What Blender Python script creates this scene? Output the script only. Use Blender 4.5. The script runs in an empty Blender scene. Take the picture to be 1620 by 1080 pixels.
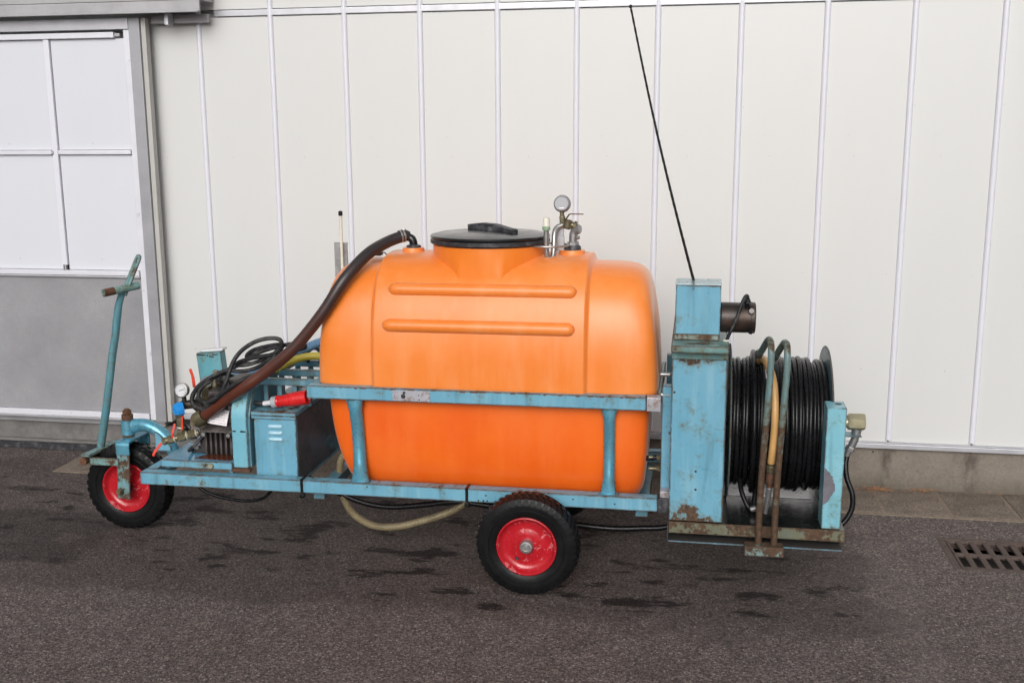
import bpy, bmesh, math, random
from mathutils import Vector, Matrix, Euler
import numpy as np
random.seed(4)
R = math.radians
scene = bpy.context.scene
COL = scene.collection

# ------------------------------------------------------------------ camera
cam_d = bpy.data.cameras.new('camera')
cam_d.sensor_width = 36.0
cam_d.lens = 37.1
cam_d.clip_start = 0.05
cam_d.clip_end = 500
cam = bpy.data.objects.new('camera', cam_d)
COL.objects.link(cam)
yaw, pitch, roll = 0.17118, 0.19150, -0.00529
fw = Vector((-math.sin(yaw)*math.cos(pitch), math.cos(yaw)*math.cos(pitch), -math.sin(pitch)))
rt = Vector((math.cos(yaw), math.sin(yaw), 0))
up = rt.cross(fw)
rt2 = rt*math.cos(roll) + up*math.sin(roll)
up2 = -rt*math.sin(roll) + up*math.cos(roll)
m3 = Matrix((rt2, up2, -fw)).transposed()
cam.matrix_world = Matrix.Translation((0, 0, 1.72)) @ m3.to_4x4()
scene.camera = cam

# ------------------------------------------------------------------ world, sun, exposure
SUN_EL, SUN_AZ = R(27), R(-176)      # soft overcast sun, set low behind the camera to imitate its flash
world = bpy.data.worlds.new('World')
scene.world = world
world.use_nodes = True
wn, wl = world.node_tree.nodes, world.node_tree.links
wn.clear()
sky = wn.new('ShaderNodeTexSky')
sky.sky_type = 'NISHITA'
sky.sun_disc = False
sky.sun_elevation = SUN_EL
sky.sun_rotation = R(176)
sky.dust_density = 6.0
sky.air_density = 1.0
bw = wn.new('ShaderNodeHueSaturation')
bw.inputs['Saturation'].default_value = 0.12
bg = wn.new('ShaderNodeBackground')
bg.inputs['Strength'].default_value = 0.111
wo = wn.new('ShaderNodeOutputWorld')
wl.new(sky.outputs[0], bw.inputs['Color'])
wl.new(bw.outputs[0], bg.inputs['Color'])
wl.new(bg.outputs[0], wo.inputs['Surface'])
sun_d = bpy.data.lights.new('sun', 'SUN')
sun_d.energy = 0.98
sun_d.angle = R(35)
sun_d.color = (1.0, 0.975, 0.95)
sun = bpy.data.objects.new('sun', sun_d)
COL.objects.link(sun)
sd = Vector((math.sin(SUN_AZ)*math.cos(SUN_EL), math.cos(SUN_AZ)*math.cos(SUN_EL), math.sin(SUN_EL)))
sun.rotation_euler = sd.to_track_quat('Z', 'Y').to_euler()
sun.location = (0, -6, 8)
scene.view_settings.view_transform = 'Standard'
scene.view_settings.look = 'None'
scene.view_settings.exposure = 0.03
scene.view_settings.gamma = 1.0
scene.view_settings.use_curve_mapping = False

# ------------------------------------------------------------------ materials
MATS = {}
class NT:
    """small wrapper around a node tree"""
    def __init__(self, name):
        self.m = bpy.data.materials.new(name)
        self.m.use_nodes = True
        self.t = self.m.node_tree
        self.n, self.l = self.t.nodes, self.t.links
        self.b = self.n['Principled BSDF']
        self.tc = self.n.new('ShaderNodeTexCoord')
    def new(self, kind, **kw):
        n = self.n.new(kind)
        for k, v in kw.items():
            setattr(n, k, v)
        return n
    def link(self, a, b): self.l.new(a, b)
    def val(self, sock, v):
        if hasattr(v, 'is_output') or isinstance(v, bpy.types.NodeSocket): self.link(v, sock)
        else: sock.default_value = v
    def mapping(self, scale=(1, 1, 1), coord='Object', loc=(0, 0, 0)):
        m = self.new('ShaderNodeMapping')
        m.inputs['Scale'].default_value = scale
        m.inputs['Location'].default_value = loc
        self.link(self.tc.outputs[coord], m.inputs['Vector'])
        return m.outputs[0]
    def noise(self, scale, detail=4, rough=0.6, vec=None, mscale=None, coord='Object', dist=0.0):
        n = self.new('ShaderNodeTexNoise')
        n.inputs['Scale'].default_value = scale
        n.inputs['Detail'].default_value = detail
        n.inputs['Roughness'].default_value = rough
        n.inputs['Distortion'].default_value = dist
        if vec is None: vec = self.mapping(mscale, coord) if mscale else self.tc.outputs[coord]
        self.link(vec, n.inputs['Vector'])
        return n.outputs['Fac']
    def voro(self, scale, feature='F1', vec=None, out='Distance'):
        n = self.new('ShaderNodeTexVoronoi')
        n.feature = feature
        n.inputs['Scale'].default_value = scale
        self.link(vec if vec is not None else self.tc.outputs['Object'], n.inputs['Vector'])
        return n.outputs[out]
    def ramp(self, fac, a, b, ca=0.0, cb=1.0, smooth=False):
        n = self.new('ShaderNodeMapRange')
        if smooth: n.interpolation_type = 'SMOOTHSTEP'
        self.val(n.inputs['Value'], fac)
        n.inputs['From Min'].default_value = a; n.inputs['From Max'].default_value = b
        n.inputs['To Min'].default_value = ca; n.inputs['To Max'].default_value = cb
        return n.outputs[0]
    def math(self, op, a, b=0.0, clamp=False):
        n = self.new('ShaderNodeMath', operation=op, use_clamp=clamp)
        self.val(n.inputs[0], a); self.val(n.inputs[1], b)
        return n.outputs[0]
    def mix(self, fac, a, b, mode='MIX'):
        n = self.new('ShaderNodeMix', data_type='RGBA', blend_type=mode)
        self.val(n.inputs[0], fac)
        for s, v in ((n.inputs[6], a), (n.inputs[7], b)):
            if isinstance(v, bpy.types.NodeSocket): self.link(v, s)
            else: s.default_value = (*v, 1.0) if len(v) == 3 else v
        return n.outputs[2]
    def sep(self, coord='Generated'):
        n = self.new('ShaderNodeSeparateXYZ')
        self.link(self.tc.outputs[coord], n.inputs[0])
        return n.outputs
    def bump(self, h, strength=0.3, dist=0.01):
        n = self.new('ShaderNodeBump')
        n.inputs['Strength'].default_value = strength
        n.inputs['Distance'].default_value = dist
        self.link(h, n.inputs['Height'])
        self.link(n.outputs[0], self.b.inputs['Normal'])
    def set(self, color=None, rough=None, metal=None, spec=None, **kw):
        for k, v in (('Base Color', color), ('Roughness', rough), ('Metallic', metal), ('Specular IOR Level', spec)):
            if v is None: continue
            s = self.b.inputs[k]
            if isinstance(v, bpy.types.NodeSocket): self.link(v, s)
            elif k == 'Base Color': s.default_value = (*v, 1)
            else: s.default_value = v
        for k, v in kw.items():
            s = self.b.inputs[k.replace('_', ' ')]
            self.val(s, v)
        MATS[self.m.name] = self.m
        return self.m

def simple(name, color, rough=0.5, metal=0.0, var=0.18, scale=18, bump=0.0, bscale=60, dirt=None, dirt_amt=0.0, spec=0.5):
    t = NT(name)
    n = t.noise(scale, 5, 0.65)
    k = t.ramp(n, 0.3, 0.7, 1 - var, 1 + var)
    c = t.mix(1.0, color, (1, 1, 1), 'MULTIPLY')
    mul = t.new('ShaderNodeVectorMath', operation='SCALE')
    mul.inputs[0].default_value = color
    t.link(k, mul.inputs['Scale'])
    c = mul.outputs[0]
    if dirt:
        d = t.ramp(t.noise(scale*0.6, 6, 0.7, mscale=(1, 1, 1)), 0.5, 0.62, 0, dirt_amt)
        c = t.mix(d, c, dirt)
    r = t.ramp(t.noise(scale*1.7, 4), 0.3, 0.7, max(0.03, rough - 0.1), min(1, rough + 0.1))
    if bump: t.bump(t.noise(bscale, 4), bump, 0.004)
    return t.set(c, r, metal, spec)

RUST1, RUST2 = (0.036, 0.021, 0.013), (0.098, 0.051, 0.024)
def blue_paint(name, rust=0.3, top=0.0, bottom=0.0, base=(0.118, 0.315, 0.435), edge=1.0, green=0.25, rough=0.34, metal=0.0, brange=0.16):
    t = NT(name)
    big = t.noise(5.0, 4, 0.6)
    fine = t.noise(38.0, 6, 0.7)
    fine2 = t.noise(14.0, 8, 0.75, vec=t.mapping((1, 1, 1), 'Object', (3.1, 7.7, 1.3)))
    c = t.mix(t.ramp(big, 0.35, 0.7), base, (base[0]*1.25, base[1]*1.1, base[2]*1.05))
    # pale vertical scuffs and grime runs
    streak = t.noise(22, 5, 0.6, mscale=(1, 1, 0.12))
    c = t.mix(t.ramp(streak, 0.56, 0.72, 0, 0.35), c, (0.30, 0.48, 0.54))
    c = t.mix(t.ramp(streak, 0.46, 0.30, 0, 0.48), c, (0.06, 0.13, 0.14))
    c = t.mix(t.ramp(fine2, 0.52, 0.70, 0, green), c, (0.12, 0.17, 0.11))
    # rust: patches, worn edges, ends
    bev = t.new('ShaderNodeBevel'); bev.samples = 3
    bev.inputs['Radius'].default_value = 0.009
    geo = t.new('ShaderNodeNewGeometry')
    dot = t.new('ShaderNodeVectorMath', operation='DOT_PRODUCT')
    t.link(bev.outputs[0], dot.inputs[0]); t.link(geo.outputs['True Normal'], dot.inputs[1])
    e = t.ramp(dot.outputs['Value'], 0.9985, 0.955, 0, 0.42*edge)
    z = t.sep('Generated')[2]
    s = t.math('ADD', e, t.ramp(z, 1 - 0.13, 1.0, 0, 0.30*top))
    s = t.math('ADD', s, t.ramp(z, brange, brange*0.4 if brange > 0.3 else 0.0, 0, 0.30*bottom))
    s = t.math('ADD', s, t.ramp(fine2, 0.34, 0.68, 0, 0.5))
    s = t.math('ADD', s, t.ramp(fine, 0.3, 0.7, 0, 0.22))
    th = 0.66 - 0.16*rust
    mask = t.ramp(s, th, th + 0.05, 0, 1)
    halo = t.ramp(s, th - 0.16, th, 0, 0.55)
    c = t.mix(halo, c, (0.13, 0.125, 0.065))
    rc = t.mix(t.ramp(t.noise(60, 5, 0.7), 0.35, 0.65), RUST1, RUST2)
    c = t.mix(mask, c, rc)
    rg = t.math('ADD', t.ramp(fine, 0.3, 0.7, rough - 0.1, rough + 0.12), t.math('MULTIPLY', mask, 0.4), True)
    hh = t.math('SUBTRACT', t.math('MULTIPLY', fine, 0.25), mask)
    t.bump(hh, 0.35, 0.002)
    return t.set(c, rg, t.math('MULTIPLY', t.math('SUBTRACT', 1.0, mask), metal))

blue = blue_paint('blue_paint_rail', 0.38, edge=1.0, top=0.25)
blue_clean = blue_paint('blue_paint_tube', 0.05, edge=0.5, green=0.1, base=(0.10, 0.33, 0.46), rough=0.3, metal=0.45)
blue_box = blue_paint('blue_paint_box', 0.5, top=1.2, bottom=1.1, edge=0.9, green=0.4)
blue_case = blue_paint('blue_paint_case', 0.4, top=0.8, bottom=0.35, edge=0.8, green=0.35)
blue_rusty = blue_paint('blue_paint_rusty', 1.15, edge=1.3, green=0.55, base=(0.13, 0.29, 0.31))
blue_lip = blue_paint('blue_paint_tray_lip', 2.0, edge=0.4, green=0.9, base=(0.115, 0.13, 0.10))
blue_dark = blue_paint('blue_paint_dull', 0.25, edge=0.8, base=(0.075, 0.20, 0.27), green=0.4)

def orange_plastic(name, deep_tone, pale_tone, chalk_bloom, amt):
    """rotomoulded plastic: patchy between two tones, chalky streaks, sky bloom put into the paler colours"""
    t = NT(name)
    st = t.noise(9, 6, 0.6, mscale=(1, 1, 0.16))
    st2 = t.noise(26, 5, 0.6, mscale=(1, 1, 0.10))
    cl = t.noise(3.0, 6, 0.62)
    c = t.mix(t.ramp(cl, 0.36, 0.64), deep_tone, pale_tone)
    c = t.mix(t.ramp(st, 0.50, 0.78, 0, amt), c, chalk_bloom)
    c = t.mix(t.ramp(st2, 0.52, 0.75, 0, amt*0.5), c, chalk_bloom)
    c = t.mix(t.ramp(st, 0.47, 0.27, 0, 0.35), c, deep_tone)
    spot = t.noise(55, 5, 0.8)
    c = t.mix(t.ramp(spot, 0.70, 0.78, 0, 0.45), c, (0.35, 0.12, 0.03))
    grime = t.noise(2.3, 7, 0.72, vec=t.mapping((1, 1, 1), 'Object', (5.2, 1.1, 8.4)))
    c = t.mix(t.ramp(grime, 0.64, 0.78, 0, 0.14), c, (0.42, 0.16, 0.07))
    t.bump(t.noise(120, 3), 0.05, 0.002)
    m = t.set(c, t.ramp(st, 0.3, 0.7, 0.32, 0.40), 0, 0.5)
    t.b.inputs['Sheen Weight'].default_value = 0.25
    t.b.inputs['Sheen Roughness'].default_value = 0.4
    t.b.inputs['Sheen Tint'].default_value = (1, 0.9, 0.8, 1)
    return m
orange = orange_plastic('orange_plastic_sky_bloom', (0.75, 0.185, 0.018), (0.78, 0.230, 0.046), (0.82, 0.36, 0.16), 0.36)  # upper tank: pale bloom of the sky put into the colour
orange_mid = orange_plastic('orange_plastic_neck', (0.74, 0.180, 0.014), (0.78, 0.205, 0.022), (0.82, 0.29, 0.08), 0.38)  # same plastic at the neck, less sky bloom in the colour
orange_low = orange_plastic('orange_plastic_base', (0.73, 0.100, 0.004), (0.78, 0.135, 0.008), (0.81, 0.21, 0.045), 0.28)  # same plastic low down, shade under the frame put in as deeper colour

def wall_paint(name, color, rough, dots=True):
    t = NT(name)
    n = t.noise(1.3, 4, 0.6, mscale=(1, 1, 0.35))
    c = t.mix(t.ramp(n, 0.3, 0.7), color, tuple(v*0.955 for v in color))
    if dots:
        sp = t.noise(34, 3, 0.5)
        c = t.mix(t.ramp(sp, 0.765, 0.78, 0, 0.45), c, (0.25, 0.24, 0.22))
        st = t.noise(10, 6, 0.7, mscale=(1, 1, 0.06))
        c = t.mix(t.ramp(st, 0.58, 0.85, 0, 0.10), c, (0.56, 0.54, 0.50))
    t.bump(t.noise(7, 2), 0.04, 0.01)
    return t.set(c, rough, 0)
panel_m = wall_paint('panel_cream_white', (0.598, 0.600, 0.590), 0.33)
pane_m = wall_paint('door_pane_white', (0.60, 0.61, 0.655), 0.5)
batten_m = wall_paint('batten_white', (0.665, 0.67, 0.725), 0.3, False)
alu = simple('aluminium', (0.50, 0.50, 0.53), 0.42, 0.55, 0.08, 9)
alu_dark = simple('aluminium_dull', (0.36, 0.355, 0.37), 0.5, 0.35, 0.12, 7)
alu_white = simple('aluminium_white', (0.66, 0.66, 0.71), 0.35, 0.15, 0.05, 9)
def kick():
    t = NT('grey_sheet')
    w = t.noise(160, 2, 0.5, mscale=(1, 1, 0.15)); w2 = t.noise(160, 2, 0.5, mscale=(0.15, 1, 1))
    c = t.mix(t.ramp(t.noise(2.5, 6, 0.65), 0.3, 0.7), (0.205, 0.205, 0.217), (0.300, 0.297, 0.312))
    c = t.mix(t.ramp(t.math('ADD', w, w2), 0.8, 1.2, 0, 0.35), c, (0.20, 0.20, 0.205))
    return t.set(c, 0.62, 0.0)
kick_m = kick()

def concrete():
    t = NT('plinth_concrete')
    n = t.noise(4, 8, 0.7); f = t.noise(90, 5, 0.7)
    c = t.mix(t.ramp(n, 0.3, 0.7), (0.130, 0.108, 0.088), (0.205, 0.175, 0.145))
    c = t.mix(t.ramp(f, 0.4, 0.7, 0, 0.35), c, (0.30, 0.27, 0.24))
    z = t.sep('Generated')[2]
    damp = t.math('ADD', t.ramp(z, 0.72, 0.32, 0, 0.72), t.ramp(n, 0.35, 0.7, -0.25, 0.3))
    c = t.mix(t.ramp(damp, 0.25, 0.75, 0, 0.75), c, (0.075, 0.066, 0.045))
    st = t.noise(5, 6, 0.75, mscale=(1, 1, 0.25))
    c = t.mix(t.ramp(st, 0.58, 0.74, 0, 0.6), c, (0.07, 0.055, 0.045))
    fx = t.math('FRACT', t.math('DIVIDE', t.math('ADD', t.sep('Object')[0], 2.65 + 2.5109 + 0.193), 0.38618))
    fx = t.math('ABSOLUTE', t.math('SUBTRACT', fx, 0.5))
    c = t.mix(t.math('MULTIPLY', t.ramp(fx, 0.15, 0.03, 0, 0.75, True), t.ramp(t.noise(7, 5, 0.7, mscale=(1, 1, 0.5)), 0.47, 0.62)), c, (0.055, 0.042, 0.034))
    pit = t.voro(26)
    pm = t.math('MULTIPLY', t.ramp(pit, 0.16, 0.10), t.ramp(t.noise(9, 2), 0.52, 0.6))
    c = t.mix(pm, c, (0.035, 0.03, 0.028))
    t.bump(t.math('SUBTRACT', t.math('MULTIPLY', f, 0.4), pm), 0.4, 0.004)
    return t.set(c, 0.9, 0)
conc_m = concrete()
def concrete_dark():
    t = NT('threshold_concrete')
    n = t.noise(6, 8, 0.75)
    c = t.mix(t.ramp(n, 0.35, 0.65), (0.10, 0.095, 0.09), (0.19, 0.18, 0.175))
    t.bump(t.noise(70, 5), 0.3, 0.004)
    return t.set(c, 0.85, 0)
thr_m = concrete_dark()

def asphalt():
    t = NT('asphalt')
    P = t.tc.outputs['Object']
    # stones of two sizes
    v1 = t.new('ShaderNodeTexVoronoi'); v1.inputs['Scale'].default_value = 105; t.link(P, v1.inputs['Vector'])
    v2 = t.new('ShaderNodeTexVoronoi'); v2.inputs['Scale'].default_value = 300; t.link(P, v2.inputs['Vector'])
    s1 = t.new('ShaderNodeSeparateColor'); t.link(v1.outputs['Color'], s1.inputs[0])
    s2 = t.new('ShaderNodeSeparateColor'); t.link(v2.outputs['Color'], s2.inputs[0])
    big = t.noise(0.9, 5, 0.6)
    mid = t.noise(6, 6, 0.7)
    c = t.mix(t.ramp(mid, 0.3, 0.7), (0.106, 0.083, 0.076), (0.172, 0.137, 0.127))
    c = t.mix(t.ramp(big, 0.42, 0.62, 0, 0.6), c, (0.128, 0.104, 0.097))
    cm = t.noise(88, 4, 0.65); c = t.mix(t.ramp(cm, 0.55, 0.42, 0, 0.60), c, (0.026, 0.020, 0.019))
    grain = t.ramp(s2.outputs[0], 0, 1, 0.45, 1.55)
    g2 = t.ramp(s1.outputs[0], 0, 1, 0.6, 1.4)
    sc = t.new('ShaderNodeVectorMath', operation='SCALE')
    t.link(c, sc.inputs[0]); t.link(t.math('MULTIPLY', grain, g2), sc.inputs['Scale'])
    c = sc.outputs[0]
    # pale worn stones
    stone = t.math('MULTIPLY', t.ramp(s1.outputs[1], 0.90, 0.94), t.ramp(v1.outputs['Distance'], 0.48, 0.36))
    c = t.mix(t.math('MULTIPLY', stone, 0.75), c, (0.34, 0.31, 0.285))
    stone2 = t.math('MULTIPLY', t.ramp(s2.outputs[1], 0.95, 0.97), t.ramp(v2.outputs['Distance'], 0.45, 0.35))
    c = t.mix(t.math('MULTIPLY', stone2, 0.7), c, (0.38, 0.35, 0.33))
    # damp ground: a broad band under and in front of the machine, with ragged darker puddle films
    xyz = t.sep('Object')
    x, y = xyz[0], xyz[1]
    warp = t.noise(2.6, 6, 0.65, mscale=(0.55, 1.2, 1))
    warp2 = t.noise(6.5, 7, 0.68, mscale=(0.50, 1.3, 1))
    band = t.math('MULTIPLY', t.ramp(y, 3.15, 3.75, 0, 1, True), t.ramp(y, 5.25, 4.7, 0.35, 1, True))
    band = t.math('MULTIPLY', band, t.ramp(x, 1.15, 0.5, 0.0, 1, True))
    dampv = t.math('ADD', t.math('MULTIPLY', band, 0.42), t.math('MULTIPLY', warp, 0.75))
    dampv = t.math('ADD', dampv, t.math('MULTIPLY', cm, 0.35))
    damp = t.ramp(dampv, 0.80, 0.90, 0, 1, True)
    filmv = t.math('ADD', t.math('MULTIPLY', band, 0.30), t.math('ADD', t.math('MULTIPLY', warp2, 0.8), t.ramp(cm, 0.3, 0.7, -0.03, 0.03)))
    film = t.ramp(filmv, 0.735, 0.775, 0, 1, True)
    left = t.math('MULTIPLY', t.ramp(x, -2.15, -2.6, 0, 1, True), t.math('MULTIPLY', t.ramp(y, 3.55, 3.75, 0, 1, True), t.ramp(y, 4.55, 4.25, 0, 1, True)))
    film = t.math('MAXIMUM', film, t.math('MULTIPLY', 0.55, t.ramp(t.math('ADD', t.math('MULTIPLY', left, 0.5), t.math('MULTIPLY', warp2, 0.5)), 0.66, 0.74, 0, 1, True)))
    c = t.mix(t.math('MULTIPLY', damp, 0.34), c, (0.026, 0.019, 0.017))
    c = t.mix(t.math('MULTIPLY', film, 0.80), c, (0.012, 0.010, 0.010))
    seam = t.math('ABSOLUTE', t.math('SUBTRACT', t.math('ADD', x, t.ramp(warp, 0.3, 0.7, -0.06, 0.06)), 0.80))
    c = t.mix(t.math('MULTIPLY', t.ramp(seam, 0.16, 0.02, 0, 0.16, True), t.ramp(y, 4.6, 4.2, 0, 1)), c, (0.17, 0.145, 0.135))
    wet = t.math('MAXIMUM', t.math('MULTIPLY', damp, 0.35), film)
    rg = t.ramp(wet, 0, 1, 0.88, 0.62)
    h = t.math('ADD', t.ramp(v1.outputs['Distance'], 0, 0.6, 1, 0), t.math('MULTIPLY', t.ramp(v2.outputs['Distance'], 0, 0.6, 1, 0), 0.6))
    t.bump(h, 0.55, 0.004)
    return t.set(c, rg, 0, t.ramp(wet, 0, 1, 0.4, 0.10))
asph_m = asphalt()
def paver():
    t = NT('paver_stone')
    oi = t.new('ShaderNodeObjectInfo')
    v = t.new('ShaderNodeTexVoronoi'); v.inputs['Scale'].default_value = 220; t.link(t.tc.outputs['Object'], v.inputs['Vector'])
    s = t.new('ShaderNodeSeparateColor'); t.link(v.outputs['Color'], s.inputs[0])
    n = t.noise(8, 7, 0.7)
    c = t.mix(t.ramp(n, 0.3, 0.7), (0.105, 0.083, 0.066), (0.200, 0.160, 0.126))
    sc = t.new('ShaderNodeVectorMath', operation='SCALE')
    t.link(c, sc.inputs[0])
    k = t.math('MULTIPLY', t.ramp(s.outputs[0], 0, 1, 0.5, 1.5), t.ramp(oi.outputs['Random'], 0, 1, 0.88, 1.12))
    t.link(k, sc.inputs['Scale'])
    t.bump(v.outputs['Distance'], 0.4, 0.003)
    return t.set(sc.outputs[0], 0.85, 0)
paver_m = paver()
sand_m = simple('joint_sand', (0.19, 0.150, 0.115), 0.95, 0, 0.3, 40, 0.4, 120)

rubber = simple('tyre_rubber', (0.0065, 0.0065, 0.007), 0.36, 0, 0.3, 12, 0.15, 90, spec=0.22)
black_hose = simple('black_hose_rubber', (0.0075, 0.0075, 0.0085), 0.26, 0, 0.35, 25, 0.12, 120, spec=0.25)
cable_m = simple('cable_rubber', (0.017, 0.017, 0.019), 0.45, 0, 0.4, 30, 0.25, 140, (0.12, 0.115, 0.11), 0.5, spec=0.3)
black_plastic = simple('black_plastic', (0.009, 0.009, 0.010), 0.22, 0, 0.1, 3, 0.0, 80, spec=0.45)
black_trim = simple('black_rubber_trim', (0.022, 0.022, 0.026), 0.5, 0, 0.4, 30, 0.2, 90, (0.15, 0.15, 0.16), 0.4)
dark_steel = simple('dark_steel', (0.035, 0.027, 0.024), 0.42, 0.3, 0.4, 14, 0.2, 70, (0.09, 0.045, 0.025), 0.5)
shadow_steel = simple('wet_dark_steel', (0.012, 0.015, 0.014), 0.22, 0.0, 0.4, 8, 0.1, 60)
galv = simple('galvanised_steel', (0.36, 0.36, 0.365), 0.38, 0.75, 0.2, 20, 0.1, 60, (0.16, 0.13, 0.10), 0.4)
chrome = simple('bright_pipe', (0.42, 0.41, 0.40), 0.32, 0.8, 0.15, 12, 0, 60, (0.13, 0.09, 0.06), 0.3)
gauge_steel = simple('gauge_steel', (0.33, 0.33, 0.35), 0.45, 0.4, 0.06, 30)
brass = simple('brass_fitting', (0.17, 0.145, 0.085), 0.42, 0.55, 0.35, 30, 0.2, 80, (0.05, 0.04, 0.03), 0.6)
olive_brass = simple('zinc_yellow_hex', (0.40, 0.36, 0.24), 0.38, 0.5, 0.15, 25, 0.05, 80)
cast = simple('cast_iron', (0.048, 0.041, 0.039), 0.45, 0.25, 0.45, 16, 0.4, 70, (0.15, 0.13, 0.125), 0.5)
cast_dark = simple('oily_iron', (0.030, 0.025, 0.022), 0.42, 0.25, 0.4, 16, 0.3, 60, (0.09, 0.05, 0.03), 0.5)
rust_m = simple('rusty_steel', (0.115, 0.050, 0.025), 0.75, 0.1, 0.5, 30, 0.5, 90, (0.05, 0.022, 0.013), 0.8)
wet_rust = simple('wet_rust_water', (0.085, 0.022, 0.010), 0.12, 0.0, 0.3, 9)
grate_m = simple('grate_iron', (0.075, 0.052, 0.045), 0.7, 0.15, 0.35, 25, 0.4, 90, (0.11, 0.065, 0.045), 0.5)
hole_m = simple('drain_soil', (0.03, 0.025, 0.022), 0.9)
def red_paint():
    t = NT('red_rim_paint')
    n = t.noise(26, 6, 0.7, dist=1.5)
    c = t.mix(t.ramp(n, 0.3, 0.7), (0.34, 0.008, 0.013), (0.47, 0.014, 0.024))
    c = t.mix(t.ramp(t.noise(16, 7, 0.75, dist=2.0), 0.57, 0.60, 0, 0.6), c, (0.66, 0.26, 0.28))
    t.bump(n, 0.12, 0.004)
    return t.set(c, t.ramp(n, 0.3, 0.7, 0.1, 0.26), 0)
red_rim = red_paint()
red_plastic = simple('red_plastic', (0.56, 0.016, 0.018), 0.25, 0, 0.15, 12)
red_handle = simple('red_handle', (0.60, 0.045, 0.020), 0.4, 0, 0.2, 30)
grey_plastic = simple('grey_plastic', (0.34, 0.36, 0.38), 0.4, 0, 0.1, 12)
blue_plastic = simple('blue_knob_plastic', (0.02, 0.24, 0.62), 0.3, 0, 0.1, 20)
white_plastic = simple('white_plastic', (0.66, 0.63, 0.54), 0.4, 0, 0.1, 30)
green_plastic = simple('green_plastic', (0.22, 0.33, 0.22), 0.4, 0, 0.2, 30)
blue_hose = simple('blue_corrugated_hose', (0.17, 0.31, 0.46), 0.4, 0, 0.12, 20)
yellow_hose = simple('yellow_hose', (0.50, 0.42, 0.055), 0.4, 0, 0.2, 20)
tan_hose = simple('tan_hose', (0.50, 0.285, 0.105), 0.35, 0, 0.12, 14)
beige_hose = simple('beige_corrugated_hose', (0.215, 0.175, 0.10), 0.45, 0, 0.25, 14)
white_sheet = simple('white_sheet', (0.62, 0.61, 0.62), 0.4, 0, 0.06, 9)
plate_m = simple('maker_plate', (0.55, 0.52, 0.54), 0.35, 0.2, 0.1, 30)
ink = simple('dark_ink', (0.02, 0.02, 0.022), 0.6)
louver_m = simple('pale_blue_louvre', (0.36, 0.56, 0.66), 0.4, 0, 0.1, 30)
worn_m = simple('worn_bare_paint', (0.40, 0.40, 0.44), 0.42, 0.3, 0.15, 30, 0.2, 90, (0.16, 0.07, 0.03), 0.7)
leaf_m = simple('dry_leaf', (0.30, 0.13, 0.05), 0.8, 0, 0.4, 30)
tray_reflection = simple('pale_tray_reflection', (0.66, 0.65, 0.66), 0.3, 0.1, 0.1, 9)  # pale tone paints the wall's reflection in the tray water
def suction():
    t = NT('suction_hose_rubber')
    n = t.noise(14, 6, 0.7)
    z = t.sep('Object')[2]
    f = t.math('ADD', t.ramp(z, 0.25, -0.30, 0, 1), t.ramp(n, 0.3, 0.7, -0.3, 0.3), True)
    c = t.mix(f, (0.026, 0.021, 0.022), (0.095, 0.024, 0.012))
    c = t.mix(t.ramp(t.noise(50, 5, 0.7), 0.6, 0.72, 0, 0.4), c, (0.02, 0.016, 0.015))
    t.bump(t.noise(60, 4), 0.15, 0.003)
    return t.set(c, 0.38, 0)
suction_m = suction()

# ------------------------------------------------------------------ mesh helpers
WLOC = {}
def obj(name, bm, mat, parent=None, angle=38, origin=None):
    """link a bmesh (built in world coordinates) as one mesh object"""
    vs = [v.co for v in bm.verts]
    if origin is None:
        lo = Vector((min(v.x for v in vs), min(v.y for v in vs), min(v.z for v in vs)))
        hi = Vector((max(v.x for v in vs), max(v.y for v in vs), max(v.z for v in vs)))
        c = (lo + hi)/2
        if parent is None: c.z = lo.z
    else: c = Vector(origin)
    bmesh.ops.translate(bm, verts=bm.verts, vec=-c)
    bmesh.ops.recalc_face_normals(bm, faces=bm.faces)
    me = bpy.data.meshes.new(name)
    bm.to_mesh(me); bm.free()
    me.polygons.foreach_set('use_smooth', [True]*len(me.polygons))
    me.set_sharp_from_angle(angle=R(angle))
    me.materials.append(mat)
    o = bpy.data.objects.new(name, me)
    COL.objects.link(o)
    if len(me.polygons) < 2500:
        wn_ = o.modifiers.new('weighted_normal', 'WEIGHTED_NORMAL'); wn_.keep_sharp = True; wn_.weight = 80
    if parent is not None: o.parent = parent
    o.location = c - (WLOC[parent.name] if parent is not None else Vector())
    WLOC[o.name] = c
    return o
def empty(name, loc, parent=None):
    o = bpy.data.objects.new(name, None)
    o.empty_display_size = 0.1
    COL.objects.link(o)
    if parent is not None: o.parent = parent
    o.location = Vector(loc) - (WLOC[parent.name] if parent is not None else Vector())
    WLOC[o.name] = Vector(loc)
    return o
def tag(o, label=None, cat=None, group=None, kind=None):
    if label: o['label'] = label
    if cat: o['category'] = cat
    if group: o['group'] = group
    if kind: o['kind'] = kind
    return o
def BM(): return bmesh.new()
def box(bm, x0, x1, y0, y1, z0, z1, bev=0.003, seg=2, mat=None):
    b = bmesh.new()
    bmesh.ops.create_cube(b, size=1.0)
    for v in b.verts:
        v.co = Vector(((x0+x1)/2 + v.co.x*(x1-x0), (y0+y1)/2 + v.co.y*(y1-y0), (z0+z1)/2 + v.co.z*(z1-z0)))
    if bev > 0:
        bev = min(bev, 0.45*min(abs(x1-x0), abs(y1-y0), abs(z1-z0)))
        bmesh.ops.bevel(b, geom=b.edges[:], offset=bev, segments=seg, affect='EDGES', profile=0.5)
    if mat is not None: bmesh.ops.transform(b, matrix=mat, verts=b.verts)
    merge(bm, b)
    return bm
def merge(bm, b):
    me = bpy.data.meshes.new('tmp')
    b.to_mesh(me); b.free()
    bm.from_mesh(me)
    bpy.data.meshes.remove(me)
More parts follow.
